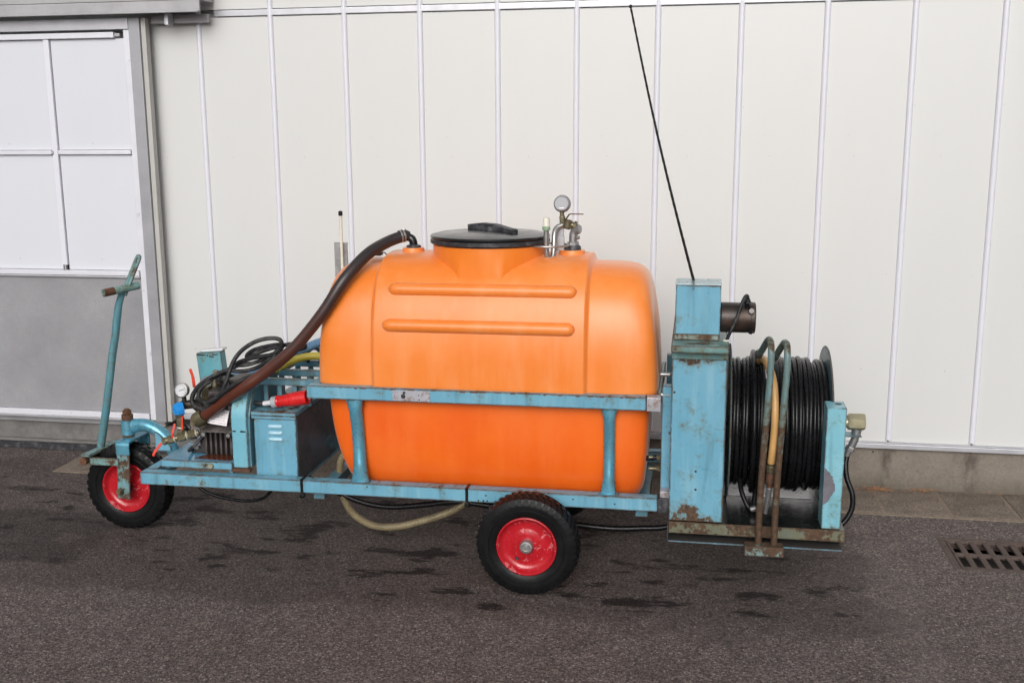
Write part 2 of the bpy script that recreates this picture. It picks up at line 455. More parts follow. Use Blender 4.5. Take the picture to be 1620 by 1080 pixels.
def obox(bm, a, b, w, h, up=(0, 0, 1), bev=0.003):
    """a bar of section w x h from point a to point b"""
    a, b = Vector(a), Vector(b)
    d = (b-a).normalized(); u = Vector(up)
    s = d.cross(u)
    if s.length < 1e-4: u = Vector((0, 1, 0)); s = d.cross(u)
    s.normalize(); u = s.cross(d)
    m = Matrix((d, s, u)).transposed().to_4x4()
    m.translation = (a+b)/2
    L = (b-a).length
    return box(bm, -L/2, L/2, -w/2, w/2, -h/2, h/2, bev, 2, m)
def spline(pts, n=10):
    P = [Vector(p) for p in pts]
    P = [P[0]*2 - P[1]] + P + [P[-1]*2 - P[-2]]
    out = []
    for i in range(1, len(P)-2):
        p0, p1, p2, p3 = P[i-1:i+3]
        for k in range(n):
            t = k/n
            # centripetal-ish Catmull-Rom
            out.append(0.5*((2*p1) + (p2-p0)*t + (2*p0-5*p1+4*p2-p3)*t*t + (3*p1-p0-3*p2+p3)*t**3))
    out.append(P[-2])
    return out
def resample(pts, step):
    out = [pts[0]]; acc = 0.0
    for a, b in zip(pts[:-1], pts[1:]):
        L = (b-a).length
        while acc + L >= step and L > 1e-9:
            t = (step-acc)/L
            a = a.lerp(b, t); out.append(a.copy()); L = (b-a).length; acc = 0.0
        acc += L
    return out
def tube(bm, pts, r, n=12, closed=False, caps=True, flat=None):
    """sweep a circle along pts; r a number or list; flat = list of (w, h) factors"""
    P = [Vector(p) for p in pts]
    m = len(P)
    rs = r if isinstance(r, (list, tuple)) else [r]*m
    T = []
    for i in range(m):
        a = P[(i-1) % m] if (closed or i > 0) else P[i]
        b = P[(i+1) % m] if (closed or i < m-1) else P[i]
        d = b-a
        T.append(d.normalized() if d.length > 1e-9 else Vector((0, 0, 1)))
    u = Vector((0, 0, 1)) if abs(T[0].z) < 0.9 else Vector((0, 1, 0))
    u = (u - T[0]*u.dot(T[0])).normalized()
    rings = []
    for i in range(m):
        u = u - T[i]*u.dot(T[i])
        u.normalize()
        w = T[i].cross(u)
        fa, fb = flat[i] if flat else (1, 1)
        rings.append([bm.verts.new(P[i] + (u*math.cos(2*math.pi*k/n)*fa + w*math.sin(2*math.pi*k/n)*fb)*rs[i]) for k in range(n)])
    for i in range(m if closed else m-1):
        a, b = rings[i], rings[(i+1) % m]
        for k in range(n):
            bm.faces.new((a[k], a[(k+1) % n], b[(k+1) % n], b[k]))
    if caps and not closed:
        bm.faces.new(rings[0][::-1]); bm.faces.new(rings[-1])
    return bm
def hose(bm, pts, r, n=12, step=0.012, sub=10):
    return tube(bm, resample(spline(pts, sub), step), r, n)
def corr(bm, pts, r, pitch=0.007, n=12, amp=0.15):
    p = resample(spline(pts, 14), pitch/3)
    rs = [r*(1 + amp*(1 if i % 3 == 0 else (-0.4 if i % 3 == 1 else -0.9))) for i in range(len(p))]
    return tube(bm, p, rs, n)
def lathe(bm, prof, origin, axis='Z', n=32, closed=False):
    """revolve [(radius, height)] round an axis through origin"""
    o = Vector(origin)
    if isinstance(axis, str): A = {'X': Vector((1, 0, 0)), 'Y': Vector((0, 1, 0)), 'Z': Vector((0, 0, 1))}[axis]
    else: A = Vector(axis).normalized()
    u = Vector((0, 0, 1)) if abs(A.z) < 0.9 else Vector((1, 0, 0))
    u = (u - A*u.dot(A)).normalized(); w = A.cross(u)
    rings = []
    for r, h in prof:
        if r < 1e-6: rings.append([bm.verts.new(o + A*h)])
        else: rings.append([bm.verts.new(o + A*h + (u*math.cos(2*math.pi*k/n) + w*math.sin(2*math.pi*k/n))*r) for k in range(n)])
    pairs = list(zip(rings[:-1], rings[1:]))
    if closed: pairs.append((rings[-1], rings[0]))
    for a, b in pairs:
        for k in range(n):
            j = (k+1) % n
            if len(a) == 1 and len(b) == 1: continue
            if len(a) == 1: bm.faces.new((a[0], b[j], b[k]))
            elif len(b) == 1: bm.faces.new((a[k], a[j], b[0]))
            else: bm.faces.new((a[k], a[j], b[j], b[k]))
    return bm
def cyl(bm, a, b, r, n=20, bev=0.002):
    a, b = Vector(a), Vector(b)
    L = (b-a).length
    bev = min(bev, r*0.4, L*0.4)
    return lathe(bm, [(0, 0), (r-bev, 0), (r, bev), (r, L-bev), (r-bev, L), (0, L)], a, b-a, n)
def prism(bm, poly, axis, h0, h1, bev=0.0):
    """extrude a polygon; axis X: poly is (y,z), Y: (x,z), Z: (x,y)"""
    b = bmesh.new()
    def P(p, h):
        return {'X': Vector((h, p[0], p[1])), 'Y': Vector((p[0], h, p[1])), 'Z': Vector((p[0], p[1], h))}[axis]
    lo = [b.verts.new(P(p, h0)) for p in poly]; hi = [b.verts.new(P(p, h1)) for p in poly]
    n = len(poly)
    b.faces.new(lo[::-1]); b.faces.new(hi)
    for k in range(n):
        b.faces.new((lo[k], lo[(k+1) % n], hi[(k+1) % n], hi[k]))
    bmesh.ops.recalc_face_normals(b, faces=b.faces)
    if bev:
        es = [e for e in b.edges if len(e.link_faces) == 2 and e.calc_face_angle(0) > 0.6]
        bmesh.ops.bevel(b, geom=es, offset=bev, segments=2, affect='EDGES', profile=0.5)
    merge(bm, b)
    return bm
def hexnut(bm, a, b, r):
    a, b = Vector(a), Vector(b); L = (b-a).length
    return lathe(bm, [(0, 0), (r*0.9, 0), (r, L*0.12), (r, L*0.88), (r*0.9, L), (0, L)], a, b-a, 6)

# ------------------------------------------------------------------ the setting
WY = 5.223     # the wall's face
# ground with an opening for the drain
GX0, GX1, GY0, GY1 = 1.072, 1.572, 4.245, 4.602
bm = BM()
xs = [-40, GX0, GX1, 40]; ys = [-40, GY0, GY1, 5.4]
for i in range(3):
    for j in range(3):
        if i == 1 and j == 1: continue
        bm.faces.new([bm.verts.new((x, y, 0)) for x, y in ((xs[i], ys[j]), (xs[i+1], ys[j]), (xs[i+1], ys[j+1]), (xs[i], ys[j+1]))])
bmesh.ops.remove_doubles(bm, verts=bm.verts, dist=1e-5)
g = obj('ground', bm, asph_m, None, origin=(0, 0, 0)); tag(g, kind='structure')
# pavement strip along the wall: pavers bedded in sand
bm = BM(); box(bm, -3.30, 9.0, 4.842, WY-0.002, -0.05, 0.004, 0)
pave = obj('pavement', bm, sand_m); tag(pave, kind='structure')
px = -3.239
k = 0
paver_me = None
while px < 3.0:
    w = 0.296
    bm = BM()
    box(bm, px+0.007, px+w-0.009, 4.872+random.uniform(-.005, .005), WY-0.012, -0.03, 0.0065+random.uniform(-.001, .002), 0.004, 2)
    obj('paver', bm, paver_m, pave)
    px += w

# greenhouse wall: cream panels between white battens on a concrete plinth
wall = empty('greenhouse_wall', (0, WY, 0))
tag(wall, kind='thing', label='long cream white panelled greenhouse wall with white vertical battens on a concrete plinth', cat='wall')
BX0, BS = -2.5109, 0.38618
ZS, ZT = 0.243, 2.327
bx = [BX0 + BS*i for i in range(16)]
ed = [-2.86] + bx + [bx[-1] + BS]
for a, b in zip(ed[:-1], ed[1:]):
    bm = BM(); box(bm, a+0.003, b-0.003, WY, WY+0.04, ZS, 2.318, 0.002, 1)
    obj('panel', bm, panel_m, wall)
    bm = BM(); box(bm, a+0.003, b-0.003, WY, WY+0.04, 2.356, 3.6, 0.002, 1)
    obj('panel', bm, panel_m, wall)
for x in bx:
    bm = BM()
    lathe(bm, [(0, ZS+0.011), (0.0145, ZS+0.012), (0.0145, 3.6)], (x, WY+0.001, 0), 'Z', 18)
    obj('batten', bm, batten_m, wall)
bm = BM(); box(bm, -2.42, 6.0, WY-0.010, WY+0.03, 2.322, 2.352, 0.003, 2); obj('rail', bm, alu, wall)
bm = BM(); box(bm, -2.82, 6.0, WY-0.028, WY+0.03, ZS-0.028, ZS-0.004, 0.003, 2); box(bm, -2.82, 6.0, WY-0.020, WY-0.004, ZS-0.004, ZS+0.003, 0.002, 1)
obj('sill', bm, alu, wall)
bm = BM(); box(bm, -2.70, 8.0, WY+0.002, WY+0.3, -0.1, ZS-0.030, 0.004, 2); obj('plinth', bm, conc_m, wall)
bm = BM(); box(bm, -6.0, -2.704, WY+0.002, WY+0.3, -0.1, 0.165, 0.004, 2); obj('plinth', bm, thr_m, wall)
bm = BM(); box(bm, -6.0, -2.83, WY-0.03, WY+0.12, 0.168, 0.205, 0.004, 2); obj('threshold', bm, alu_dark, wall)
bm = BM(); box(bm, -6.0, -2.80, WY-0.022, WY-0.001, 0.046, 0.064, 0.004, 2); obj('edge_strip', bm, thr_m, wall)
bm = BM(); box(bm, -6.0, -2.75, WY-0.012, WY-0.001, 0.001, 0.044, 0.003, 1); obj('shadow_gap_strip', bm, black_trim, wall)  # black strip drawn in place of the shadow gap under the door
bm = BM(); box(bm, -6.0, -2.45, WY+0.05, WY+0.09, 0.206, 3.6, 0, 1); obj('backing', bm, panel_m, wall)
# door track hung from the wall
bm = BM()
box(bm, -6.0, -2.418, 5.045, 5.062, 2.331, 2.385, 0.003, 2)
box(bm, -6.0, -2.418, 5.045, 5.200, 2.386, 2.50, 0.003, 2)
box(bm, -6.0, -2.424, 5.040, 5.050, 2.327, 2.337, 0.002, 1)
obj('door_track', bm, alu_dark, wall)
bm = BM(); box(bm, -2.635, -2.615, 5.10, 5.16, 2.275, 2.335, 0.003); obj('track_hanger', bm, alu, wall)
bm = BM(); box(bm, -2.74, -2.43, 5.165, 5.184, 2.290, 2.330, 0.002); obj('track_stop_rail', bm, alu_dark, wall)

# sliding door
door = empty('sliding_door', (-4.0, 5.12, 0.2))
tag(door, kind='thing', label='white glazed sliding greenhouse door with grey kick panel and aluminium frame', cat='door')
DY = 5.12
def dbox(name, m, x0, x1, y0, y1, z0, z1, bev=0.003):
    bm = BM(); box(bm, x0, x1, y0, y1, z0, z1, bev); return obj(name, bm, m, door)
dbox('stile', simple('stile_aluminium', (0.33, 0.33, 0.35), 0.45, 0.35, 0.1, 6), -2.842, -2.782, DY-0.002, DY+0.05, 0.215, 2.318)
dbox('stile_flange', simple('stile_edge', (0.42, 0.41, 0.39), 0.5, 0, 0.06, 8), -2.781, -2.755, DY+0.012, DY+0.052, 0.215, 2.318)
dbox('top_rail', alu, -6.0, -2.844, DY-0.001, DY+0.05, 2.262, 2.318)
dbox('glazing_bead', alu_white, -2.876, -2.844, DY+0.006, DY+0.046, 0.222, 2.260)
for x0, x1, z0, z1 in ((-3.318, -2.905, 2.218, 2.238), (-6.0, -3.318, 2.218, 2.238)):
    pass
dbox('glazing_bar', alu_white, -6.0, -2.925, DY-0.004, DY+0.024, 2.222, 2.250)
dbox('bar_end', alu_dark, -2.924, -2.894, DY+0.002, DY+0.020, 2.228, 2.244)
MX0, MX1 = -3.322, -3.292
dbox('middle_bar', batten_m, MX0, MX1, DY+0.003, DY+0.028, 1.06, 2.221)
dbox('bar_end', alu_dark, MX0+0.010, MX1-0.010, DY+0.006, DY+0.024, 1.034, 1.059)
dbox('glazing_bar', alu_white, MX1+0.004, -2.878, DY-0.001, DY+0.026, 1.640, 1.662)
dbox('glazing_bar', alu_white, -6.0, MX0-0.004, DY-0.001, DY+0.026, 1.640, 1.662)
dbox('bar_end', alu_dark, MX0-0.003, MX0+0.008, DY-0.003, DY+0.001, 1.643, 1.659)
dbox('glazing_bar', alu_white, -6.0, -2.878, DY-0.005, DY+0.026, 1.008, 1.034)
dbox('glazing_bar', alu, -6.0, -2.878, DY+0.000, DY+0.026, 0.996, 1.006)
for x0, x1 in ((-3.80, MX0-0.003), (MX1+0.003, -2.878), (-4.4, -3.81)):
    for z0, z1 in ((1.036, 1.638), (1.664, 2.220)):
        dbox('pane', pane_m, x0, x1, DY+0.018, DY+0.030, z0, z1, 0.001)
dbox('kick_panel', kick_m, -6.0, -2.878, DY+0.016, DY+0.030, 0.262, 0.994, 0.001)
dbox('bottom_rail', alu_white, -6.0, -2.878, DY-0.004, DY+0.034, 0.228, 0.260)
dbox('bottom_rail', alu, -6.0, -2.878, DY+0.002, DY+0.034, 0.214, 0.226)

# drain grate
drain = empty('drain_grate', (1.322, 4.42, 0))
tag(drain, kind='thing', label='rusty cast iron drain grate with two rows of slots set in the asphalt', cat='drain grate')
bm = BM()
b = 0.03
box(bm, GX0, GX0+b, GY0, GY1, -0.04, 0.002, 0.003); box(bm, GX1-b, GX1, GY0, GY1, -0.04, 0.002, 0.003)
box(bm, GX0+b, GX1-b, GY0, GY0+b, -0.04, 0.002, 0.003); box(bm, GX0+b, GX1-b, GY1-b, GY1, -0.04, 0.002, 0.003)
obj('frame', bm, grate_m, drain)
ym = (GY0+GY1)/2
ix0, ix1 = GX0+b+0.004, GX1-b-0.004
n = 8
pit = (ix1-ix0)/n
for k in range(n+1):
    x = ix0 + k*pit
    w = 0.026
    bm = BM(); box(bm, max(ix0, x-w/2), min(ix1, x+w/2), GY0+b+0.002, GY1-b-0.002, -0.014, -0.002, 0.004)
    obj('bar', bm, grate_m, drain)
bm = BM(); box(bm, ix0, ix1, ym-0.014, ym+0.014, -0.015, -0.0005, 0.004); obj('cross_bar', bm, grate_m, drain)
for y0, y1 in ((GY0+b+0.001, GY0+b+0.012), (GY1-b-0.010, GY1-b-0.001)):
    bm = BM(); box(bm, ix0, ix1, y0, y1, -0.015, -0.0008, 0.004); obj('cross_bar', bm, grate_m, drain)
bm = BM(); box(bm, GX0-0.02, GX1+0.02, GY0+0.005, GY1-0.005, -0.12, -0.07, 0)
obj('soil_bed', bm, hole_m, drain)

# dry leaves and needles gathered at the foot of the wall
bm = BM()
rnd = random.Random(9)
for k in range(150):
    u = rnd.random()
    x = (0.93 + rnd.gauss(0, 0.06)) if u < 0.45 else ((1.13 + rnd.gauss(0, 0.04)) if u < 0.6 else rnd.uniform(0.7, 3.0))
    y = 5.205 - abs(rnd.gauss(0, 0.018)) - (0.05*rnd.random() if u < 0.45 else 0)
    a = rnd.uniform(-0.6, 0.6) + (math.pi/2 if rnd.random() < 0.2 else 0)
    L, w = rnd.uniform(0.008, 0.026), rnd.uniform(0.0012, 0.0035)
    z = 0.014 + rnd.random()*0.008
    d = Vector((math.cos(a), math.sin(a)*0.6, rnd.uniform(-.1, .25))); s = Vector((-d.y, d.x, 0.2)).normalized()
    c = Vector((x, y, z))
    vs = [bm.verts.new(c-d*L/2), bm.verts.new(c+s*w), bm.verts.new(c+d*L/2), bm.verts.new(c-s*w), bm.verts.new(c+Vector((0, 0, w*0.7)))]
    for i in range(4): bm.faces.new((vs[i], vs[(i+1) % 4], vs[4]))
lv = obj('leaf_litter', bm, leaf_m, None); tag(lv, kind='stuff', label='thin orange brown leaf litter along the foot of the concrete plinth', cat='leaf litter')

# ------------------------------------------------------------------ the sprayer
cart = empty('crop_sprayer', (-0.9, 4.17, 0))
tag(cart, 'three wheeled blue framed sprayer cart with big orange tank and black hose reel', 'sprayer')
def part(name, bm, m, parent=cart, angle=38): return obj(name, bm, m, parent, angle)

FY0, FY1 = 3.840, 3.890
# chassis rails
bm = BM(); box(bm, -2.222, -0.108, FY0, FY1, 0.322, 0.375, 0.004); rail_o = part('chassis_rail', bm, blue)
bm = BM(); box(bm, -2.222, -0.108, 4.450, 4.500, 0.322, 0.375, 0.004); part('chassis_rail', bm, blue)
bm = BM(); box(bm, -2.222, -2.172, FY1+0.001, 4.449, 0.322, 0.374, 0.004); part('nose_bar', bm, blue)
for x in (-1.47, -0.60, -0.17):
    bm = BM(); box(bm, x-0.025, x+0.025, FY1+0.001, 4.449, 0.280, 0.320, 0.004); part('cross_member', bm, blue_dark)
bm = BM(); box(bm, -0.107, -0.062, FY0-0.003, FY1+0.002, 0.318, 0.378, 0.004); part('end_cap', bm, black_trim)
for x in (-1.522, -0.846):
    bm = BM()
    w = 0.006
    box(bm, x-w, x+w, FY0-0.003, FY0-0.0005, 0.318, 0.379, 0.001, 1)
    box(bm, x-w, x+w, FY0-0.003, FY1+0.003, 0.3755, 0.379, 0.001, 1)
    box(bm, x-w-0.002, x+w+0.004, FY0-0.008, FY0+0.012, 0.302, 0.320, 0.002, 1)
    part('cable_tie', bm, black_plastic)
bm = BM()
bm.free()
for x, z, r in ((-0.80, 0.33, .004), (-0.78, 0.33, .004), (-0.765, 0.33, .004), (-0.43, 0.355, .0035), (-0.27, 0.345, .0035), (-0.77, 0.352, .0035), (-1.25, 0.362, .0035), (-1.95, 0.350, .003), (-2.05, 0.338, .003)):
    bm = BM(); cyl(bm, (x, FY0+0.001, z), (x, FY0-0.001, z), r, 8); part('rail_hole', bm, ink)

# middle frame round the tank
MZ0, MZ1 = 0.714, 0.766
bm = BM(); box(bm, -1.486, -0.158, FY0, FY1, MZ0, MZ1, 0.004); mid_front = part('tank_frame_rail', bm, blue)
bm = BM(); box(bm, -1.486, -0.102, 4.450, 4.500, MZ0, MZ1, 0.004); part('tank_frame_rail', bm, blue)
bm = BM(); box(bm, -0.157, -0.104, FY0-0.002, FY1, MZ0-0.001, MZ1+0.001, 0.004); part('tank_frame_corner', bm, worn_m)
bm = BM(); box(bm, -0.120, -0.104, FY1+0.001, 4.449, MZ0+0.01, MZ1+0.004, 0.003); part('tank_frame_rail', bm, blue_rusty)
bm = BM(); box(bm, -1.486, -1.446, FY1+0.001, 4.449, MZ0, MZ1-0.002, 0.003); part('tank_frame_rail', bm, blue_dark)
bm = BM(); box(bm, -1.135, -0.985, FY0-0.0022, FY0+0.001, MZ0+0.004, MZ1-0.006, 0.001, 1); patch = part('worn_patch', bm, worn_m)
bm = BM()
for dx, dz, s in ((0, 0, 0.010), (0.004, 0.014, 0.006), (0.062, 0.006, 0.003), (0.064, -0.012, 0.003), (-0.03, 0.016, 0.002)):
    bm = BM(); lathe(bm, [(0, 0), (s, 0), (s*0.8, 0.0012), (0, 0.0012)], (-1.092+dx, FY0-0.0022, 0.737+dz), (0, -1, 0), 7); part('rust_spot', bm, ink)
# seam of dried rust along the rail's upper edge
bm = BM()
rr = random.Random(3)
x = -1.35
while x < -0.2:
    L = rr.uniform(0.004, 0.03)
    if rr.random() < 0.62:
        h = rr.uniform(0.0015, 0.006)
        box(bm, x, x+L, FY0-0.0012, FY0+0.002, MZ1-0.002-h, MZ1-0.0015, 0.0004, 1)
    x += L + rr.uniform(0.003, 0.02)
tag(part('rust_scale', bm, rust_m), kind='stuff')

# flattened tube stays between the rails
for xt, xb, wv in ((-1.298, -1.284, 1.0), (-0.297, -0.296, 0.85)):
    pts, fl = [], []
    N = 26
    for i in range(N+1):
        t = i/N
        z = MZ0 - (MZ0-0.373)*t
        x = xt + (xb-xt)*t**1.4
        y = FY0+0.022 + 0.026*math.sin(math.pi*t)
        e = max(0, 1-t/0.14)**1.2; e2 = max(0, (t-0.80)/0.2)**1.2
        e = max(e, e2)
        pts.append((x, y, z)); fl.append((1.0-0.55*e, 1.0+0.42*e))
    bm = BM()
    # u starts along Y for vertical sweeps: first factor is depth, second is width
    tube(bm, pts, 0.0262*wv, 18, flat=fl)
    part('stay', bm, blue_clean)
    bm = BM(); box(bm, xb-0.040, xb+0.040, FY0+0.004, FY1-0.006, 0.3752, 0.379, 0.0015, 1); part('weld', bm, blue_clean)

# ---- tank
TX, TY, TZ = -0.792, 4.17, 0.768
def sp(c, p): return math.copysign(abs(c)**p, c)
def smooth(a, b, x):
    t = min(1, max(0, (x-a)/(b-a))); return t*t*(3-2*t)
def saddle(x): return smooth(-1.231, -1.212, x)*(1-smooth(-0.398, -0.380, x))
def tank_ring(x, s, sec, lip): pass
def psis(n, p, dense):
    L = []
    for i in range(n+1):
        L.append(-math.pi/2 + math.pi*i/n)
    return L
UA, UB, UH = 0.674, 0.2935, 0.466
UP, UQ = 12.0, 2.95
def upper_section(u, grow):
    """profile point u in 0..1 from front ledge over the top to the back ledge"""
    a = math.pi*u
    c, s = math.cos(a), math.sin(a)
    r = (abs(c/UB)**UQ + abs(s/UH)**UQ)**(-1/UQ)*grow
    return -r*c, r*s
stations = []
NS = 120
for i in range(NS+1):
    ps = -math.pi/2 + math.pi*i/NS
    sn, cs = math.sin(ps), math.cos(ps)
    rr_ = (abs(sn)**UP + abs(cs)**UP)**(-1/UP)
    stations.append((sn*rr_, cs*rr_))
extra = []
for xw in np.concatenate([np.linspace(-1.236, -1.207, 9), np.linspace(-0.403, -0.375, 9)]):
    xr = (xw-TX)/UA
    extra.append((xr, (1-abs(xr)**UP)**(1/UP)))
stations = sorted(stations + extra)
bm = BM()
NU = 110
rings = []
for xr, s in stations:
    x = TX + UA*xr
    g = 1 + 0.066*saddle(x)
    s = max(s, 1e-4)
    ring = []
    prof = []
    for yy, zz in ((-UB+0.05, -0.020), (-UB+0.026, -0.020), (-UB+0.011, -0.0145), (-UB+0.003, -0.006)):
        prof.append((yy*g, zz))
    prof += [upper_section(i/NU, g) for i in range(NU+1)]
    for yy, zz in ((-UB+0.003, -0.006), (-UB+0.011, -0.0145), (-UB+0.026, -0.020), (-UB+0.05, -0.020)):
        prof.append((-yy*g, zz))
    for yy, zz in prof:
        zf = max(0, zz/UH)
        k = 1 - 0.052*zf**2*smooth(0.62, 1.0, abs(xr))
        ring.append(bm.verts.new((TX + UA*xr*k, TY + yy*s, TZ + zz*s)))
    rings.append(ring)
for a, b in zip(rings[:-1], rings[1:]):
    for k in range(len(a)-1):
        bm.faces.new((a[k], a[k+1], b[k+1], b[k]))
    bm.faces.new((a[-1], a[0], b[0], b[-1]))
bm.faces.new(rings[0]); bm.faces.new(rings[-1][::-1])
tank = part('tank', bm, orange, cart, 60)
# lower half
bm = BM()
LA, LB, LH, LP, LQ = 0.642, 0.272, 0.470, 13.0, 4.4
rings = []
NS2, NU2 = 90, 70
for i in range(NS2+1):
    ps = -math.pi/2 + math.pi*i/NS2
    sn, cs = math.sin(ps), math.cos(ps)
    rr_ = (abs(sn)**LP + abs(cs)**LP)**(-1/LP)
    xr, s = sn*rr_, max(cs*rr_, 1e-4)
    ring = []
    for k in range(NU2+1):
        a = math.pi*k/NU2
        c, sv = math.cos(a), math.sin(a)
        r = (abs(c/LB)**LQ + abs(sv/LH)**LQ)**(-1/LQ)
        yy, zz = -r*c, -r*sv
        f = (zz/LH)**2
        kx = (1 - 0.115*f) if xr < 0 else (1 - 0.022*f)
        ring.append(bm.verts.new((TX + 0.001 + LA*xr*kx, TY + yy*s, TZ - 0.008 + zz*s)))
    rings.append(ring)
for a, b in zip(rings[:-1], rings[1:]):
    for k in range(len(a)-1):
        bm.faces.new((a[k], a[k+1], b[k+1], b[k]))
    bm.faces.new((a[-1], a[0], b[0], b[-1]))
bm.faces.new(rings[0]); bm.faces.new(rings[-1][::-1])
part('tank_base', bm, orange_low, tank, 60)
def tank_y(z):
    """front face Y of the raised middle section at height z"""
    f = (z-TZ)/(UH*1.066)
    return TY - UB*1.066*(1-f**UQ)**(1/UQ)
for z, x0, x1 in ((1.143, -1.135, -0.452), (1.008, -1.152, -0.454)):
    y = tank_y(z) + 0.006
    n = 40
    pts = [(x0 + (x1-x0)*i/n, y, z) for i in range(n+1)]
    e = [(x0-0.016, y+0.016, z), (x0-0.012, y+0.005, z), (x0-0.005, y+0.001, z)]
    e2 = [(x1+0.001, y, z), (x1+0.004, y+0.003, z), (x1+0.0055, y+0.012, z)]
    rr_ = [0.010, 0.020, 0.0245] + [0.026]*len(pts) + [0.0255, 0.022, 0.012]
    bm = BM(); tube(bm, e + pts + e2, rr_, 20)
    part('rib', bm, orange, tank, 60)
# filler neck and lid
LX, LY = -0.806, 4.165
bm = BM()
NK = 120
def oct_r(a):
    # distance to an octagon with a flat front (towards -Y) and long diagonals
    best = 9
    for na, dist in ((-90, 0.224), (90, 0.224), (0, 0.225), (180, 0.225), (-42, 0.214), (-138, 0.214), (42, 0.214), (138, 0.214)):
        c = math.cos(a - R(na))
        if c > 1e-3: best = min(best, dist/c)
    return best
levels = [(1.06, 1.0), (1.17, 1.0), (1.20, 0.8), (1.225, 0.5), (1.25, 0.22), (1.272, 0.05), (1.285, 0), (1.300, 0)]
rings = []
for z, k in levels:
    ring = []
    for i in range(NK):
        a = 2*math.pi*i/NK
        r = 0.2295*(1-k) + oct_r(a)*k
        ring.append(bm.verts.new((LX + r*math.cos(a), LY + r*math.sin(a), z)))
    rings.append(ring)
rings.append([bm.verts.new((LX + 0.222*math.cos(2*math.pi*i/NK), LY + 0.222*math.sin(2*math.pi*i/NK), 1.302)) for i in range(NK)])
for a, b in zip(rings[:-1], rings[1:]):
    for k in range(NK): bm.faces.new((a[k], a[(k+1) % NK], b[(k+1) % NK], b[k]))
bm.faces.new(rings[-1])
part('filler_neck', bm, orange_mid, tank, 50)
bm = BM()
lathe(bm, [(0.225, 1.303), (0.236, 1.304), (0.2385, 1.308), (0.2385, 1.322), (0.236, 1.326), (0.240, 1.327), (0.2415, 1.331), (0.238, 1.337), (0.215, 1.343), (0.16, 1.349), (0.08, 1.352), (0.0, 1.353)], (LX, LY, 0), 'Z', 96)
lid = part('lid', bm, black_plastic, cart, 30)
bm = BM()
lathe(bm, [(0.2386, 1.3065), (0.2402, 1.3085), (0.2402, 1.3205), (0.2386, 1.3225)], (LX, LY, 0), 'Z', 96)
part('lid_seal', bm, black_trim, lid)
bm = BM()
hp = [(-0.905, 4.24, 1.356), (-0.845, 4.21, 1.364), (-0.782, 4.155, 1.364), (-0.690, 4.07, 1.349)]
for a, b in zip(hp[:-1], hp[1:]): obox(bm, a, b, 0.034, 0.030, bev=0.004)
obox(bm, (-0.895, 4.236, 1.345), (-0.895, 4.236, 1.362), 0.026, 0.026, (1, 0, 0))
obox(bm, (-0.700, 4.078, 1.340), (-0.700, 4.078, 1.352), 0.026, 0.026, (1, 0, 0))
obox(bm, (-0.800, 4.165, 1.345), (-0.800, 4.165, 1.368), 0.04, 0.03, (1, 0, 0))
part('lid_handle', bm, black_trim, lid)
# screw caps / bosses on the tank top
def boss(x, y, z, r, h):
    bm = BM()
    lathe(bm, [(r*1.15, z-0.035), (r*1.03, z-0.004), (r, z), (r, z+h*0.7), (r-0.003, z+h), (0, z+h)], (x, y, 0), 'Z', 28)
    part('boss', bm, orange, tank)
boss(-1.124, 4.16, 1.262, 0.045, 0.018)
boss(-0.474, 4.15, 1.262, 0.052, 0.018)
# suction hose with elbow and clamp
bm = BM(); hose(bm, [(-1.123, 4.16, 1.272), (-1.123, 4.16, 1.296), (-1.130, 4.16, 1.315), (-1.150, 4.162, 1.322), (-1.168, 4.164, 1.322)], 0.0165, 16, 0.006)
part('hose_elbow', bm, black_plastic)
bm = BM(); lathe(bm, [(0.026, 1.279), (0.030, 1.281), (0.030, 1.288), (0.020, 1.292), (0.0, 1.292)], (-1.123, 4.16, 0), 'Z', 20); part('hose_nut', bm, black_trim)
bm = BM(); hose(bm, [(-1.150, 4.162, 1.324), (-1.158, 4.155, 1.328), (-1.217, 4.10, 1.306), (-1.272, 4.0, 1.265), (-1.338, 3.912, 1.177), (-1.413, 3.883, 1.059), (-1.506, 3.875, 0.945), (-1.572, 3.87, 0.880), (-1.67, 3.87, 0.803), (-1.762, 3.868, 0.738), (-1.888, 3.91, 0.655), (-1.950, 3.932, 0.611), (-1.968, 3.937, 0.600)], 0.0235, 18, 0.012)
big = part('suction_hose', bm, suction_m)
bm = BM()
d = Vector((-0.72, -0.62, -0.16)).normalized(); c = Vector((-1.168, 4.146, 1.3265))
for o_ in (-0.006, 0.006):
    lathe(bm, [(0.0245, -0.004), (0.0265, -0.002), (0.0265, 0.002), (0.0245, 0.004)], c + d*o_, d, 24)
box(bm, -1.172, -1.156, 4.15, 4.166, 1.347, 1.356, 0.002)
part('hose_clamp', bm, chrome)
# little latch with wire on the tank end
bm = BM(); box(bm, -1.305, -1.255, 4.13, 4.17, 1.246, 1.262, 0.004); part('vent_cap', bm, cast_dark)
bm = BM(); hose(bm, [(-1.258, 4.14, 1.258), (-1.235, 4.12, 1.262), (-1.215, 4.10, 1.247)], 0.0025, 6, 0.01); part('vent_wire', bm, dark_steel)
# level indicator behind the tank
bm = BM(); box(bm, -1.566, -1.506, 4.458, 4.466, 0.45, 1.266, 0.001, 1); part('gauge_board', bm, galv)
bm = BM(); cyl(bm, (-1.529, 4.450, 0.6), (-1.529, 4.450, 1.385), 0.0068, 12); tb = part('level_tube', bm, white_plastic)
bm = BM(); cyl(bm, (-1.529, 4.450, 1.383), (-1.529, 4.450, 1.405), 0.0095, 12, 0.003); part('tube_cap', bm, black_plastic, tb)

